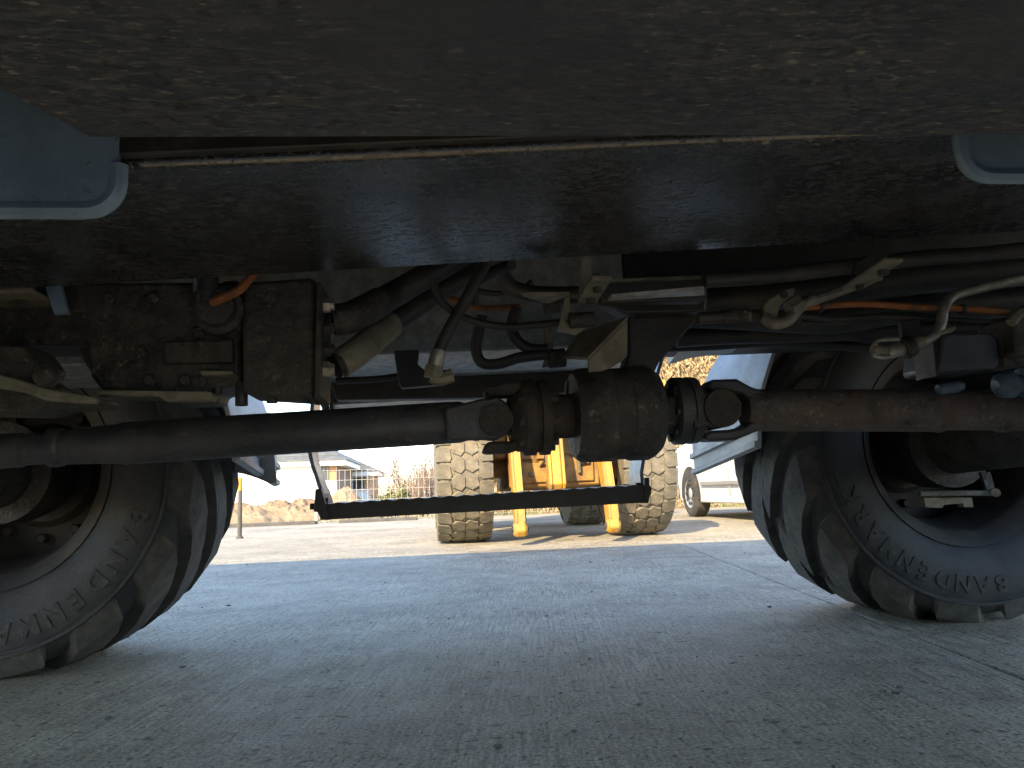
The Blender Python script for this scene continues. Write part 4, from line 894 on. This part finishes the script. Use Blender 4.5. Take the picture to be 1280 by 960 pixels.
# bare shrubs and a green bush behind the fence
def shrub(name, label, px, Y, top_y, spread, n, mt, seed, cat='shrub', leaf=False, group=None):
    r_ = random.Random(seed); c = P(px, 620, Y); z0_ = gz(c.x, Y)
    H2 = P(px, top_y, Y).z-z0_
    root = thing(name, label, cat, (c.x, Y, z0_), group)
    mb_ = MB(); tips = []
    def stem(p, d, L_, r, lvl):
        e = p+d*L_; k = 5 if lvl < 2 else 3
        u = d.cross(Vector((.3, .9, .2))).normalized(); v = d.cross(u)
        rg = [[q+(u*math.cos(2*math.pi*j/k)+v*math.sin(2*math.pi*j/k))*rr_ for j in range(k)] for q, rr_ in ((p, r), (e, r*.6))]
        (mb_ if lvl > 0 else tr).rings(rg); tips.append(e)
        if lvl < (3 if leaf else 4):
            for _ in range((6, 5, 4, 3)[lvl]):
                t = r_.uniform(.30, 1); nd = (d+Vector((r_.uniform(-.55, .55), r_.uniform(-.55, .55), r_.uniform(-.1, .45)))).normalized()
                stem(p+d*L_*t, nd, L_*r_.uniform(.42, .62), max(.0022, r*.5), lvl+1)
    tr = MB()
    for i in range(n):
        d = Vector((r_.uniform(-.5, .5)*spread, r_.uniform(-.4, .4)*spread, 1)).normalized()
        stem(Vector((c.x+r_.uniform(-.35, .35)*spread, Y+r_.uniform(-.3, .3), z0_-.05)), d, H2*r_.uniform(.42, .62), .016*H2/2, 0)
    part('trunk', tr, MT['twig'], root, smooth=0)
    o = part('crown', mb_, MT['twig'], root, smooth=0)
    if leaf:
        lf = MB()
        for e in tips:
            for _ in range(3):
                q = e+Vector((r_.gauss(0, .08), r_.gauss(0, .08), r_.gauss(0, .08))); s_ = r_.uniform(.03, .06)
                a_ = Vector((r_.uniform(-1, 1), r_.uniform(-1, 1), r_.uniform(-1, 1))).normalized()*s_; b = a_.cross(Vector((r_.uniform(-1, 1), r_.uniform(-1, 1), 1))).normalized()*s_*.6
                lf.add([q-a_, q+b, q+a_, q-b], [(0, 1, 2, 3)])
        o = part('foliage', lf, MT[mt], root, smooth=0); o['kind'] = 'stuff'
    return root
shrub('bare_shrub', 'tall bare reddish brown shrub behind the mesh fence', 512, 27, 551, 1.25, 17, 'twig', 1)
shrub('bare_shrub', 'thin bare shrub between the tall one and the loader tyre', 530, 25, 564, .8, 7, 'twig', 2)
shrub('bare_shrub', 'low bare shrub left of the tall reddish one', 495, 29, 572, 1.2, 9, 'twig', 3)
shrub('leafy_bush', 'yellow green bush behind the fence next to the small house', 482, 26, 603, .6, 6, 'green', 4, 'bush', True)

# tall dry hedge behind loader and van
HX0, HX1, HY = P(608, 640, 15.6).x, 14.0, 15.6
hd = thing('dry_hedge', 'tall hedge of dry tan leaves behind the loader and van', 'hedge', ((HX0+HX1)/2, HY+.8, -.05))
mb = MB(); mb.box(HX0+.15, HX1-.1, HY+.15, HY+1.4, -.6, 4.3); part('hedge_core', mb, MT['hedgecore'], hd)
mb = MB(); r_ = random.Random(11)
for k in range(85000):
    x = r_.uniform(HX0, HX1); z = r_.uniform(-.3, 4.6)
    y = HY+.12-abs(r_.gauss(0, .10))+.12*noise.noise(Vector((x*1.3, z*1.3, 0))) if r_.random() < .93 else HY+r_.uniform(0, 1.4)
    L_ = r_.uniform(.04, .13); d = Vector((r_.gauss(0, .45), r_.gauss(0, .35), r_.choice((-1, 1))*1.0)).normalized()*L_
    s_ = Vector((r_.uniform(-1, 1), r_.uniform(-.6, .6), r_.uniform(-.3, .3))).normalized()*r_.uniform(.008, .026)
    q = Vector((x, y, z)); mb.add([q-d*.5, q+s_, q+d*.5, q-s_], [(0, 1, 2, 3)])
lv = part('dry_leaves', mb, MT['straw'], hd, smooth=0); lv['kind'] = 'stuff'
mb = MB()
for k in range(45):
    x = r_.uniform(HX0, HX1); mb.tube([(x, HY+.02, -.1), (x+r_.uniform(-.2, .2), HY-.06, 2.0), (x+r_.uniform(-.4, .4), HY+.0, 4.4)], .012, 4, 2)
o = part('stems', mb, MT['straw'], hd); o['kind'] = 'stuff'
fence(P(612, 640, 14.9).x, P(1000, 630, 14.9).x, 14.9, -.03, 1.9, 'taller wire mesh fence standing in front of the tan hedge', 3, 2)

# grass tufts at the foot of the fence
mb = MB()
for k in range(2600):
    x = rnd.uniform(-8, 9); y = rnd.uniform(14.25, 15.0); 
    if noise.noise(Vector((x*.8, y, 3))) < -.05: continue
    h_ = rnd.uniform(.04, .13); a_ = rnd.uniform(0, 6.28); q = Vector((x, y, gz(x, y))); s_ = Vector((math.cos(a_), math.sin(a_), 0))*.008
    mb.add([q-s_, q+s_, q+Vector((rnd.gauss(0, .03), rnd.gauss(0, .03), h_))], [(0, 1, 2)])
top('grass', mb, MT['green'], 'thin grass along the fence foot', 'grass', kind='stuff', smooth=0)
# grit and crumbs on the slabs
mb = MB()
for k in range(260):
    t = rnd.random()**1.5; y = 1.25+5.2*t; x = rnd.uniform(-1.0, 1.4)*(y*.75); r = rnd.choice((.0015, .002, .0025, .003, .005))*rnd.uniform(.7, 1.3)
    mb.sphere((x, y, r*.35), r, 6, 4, (rnd.uniform(.8, 2.0), rnd.uniform(.7, 1.3), rnd.uniform(.4, .7)))
top('grit', mb, MT['stone'], 'small dark crumbs of grit lying on the concrete', 'grit', kind='stuff', smooth=0)
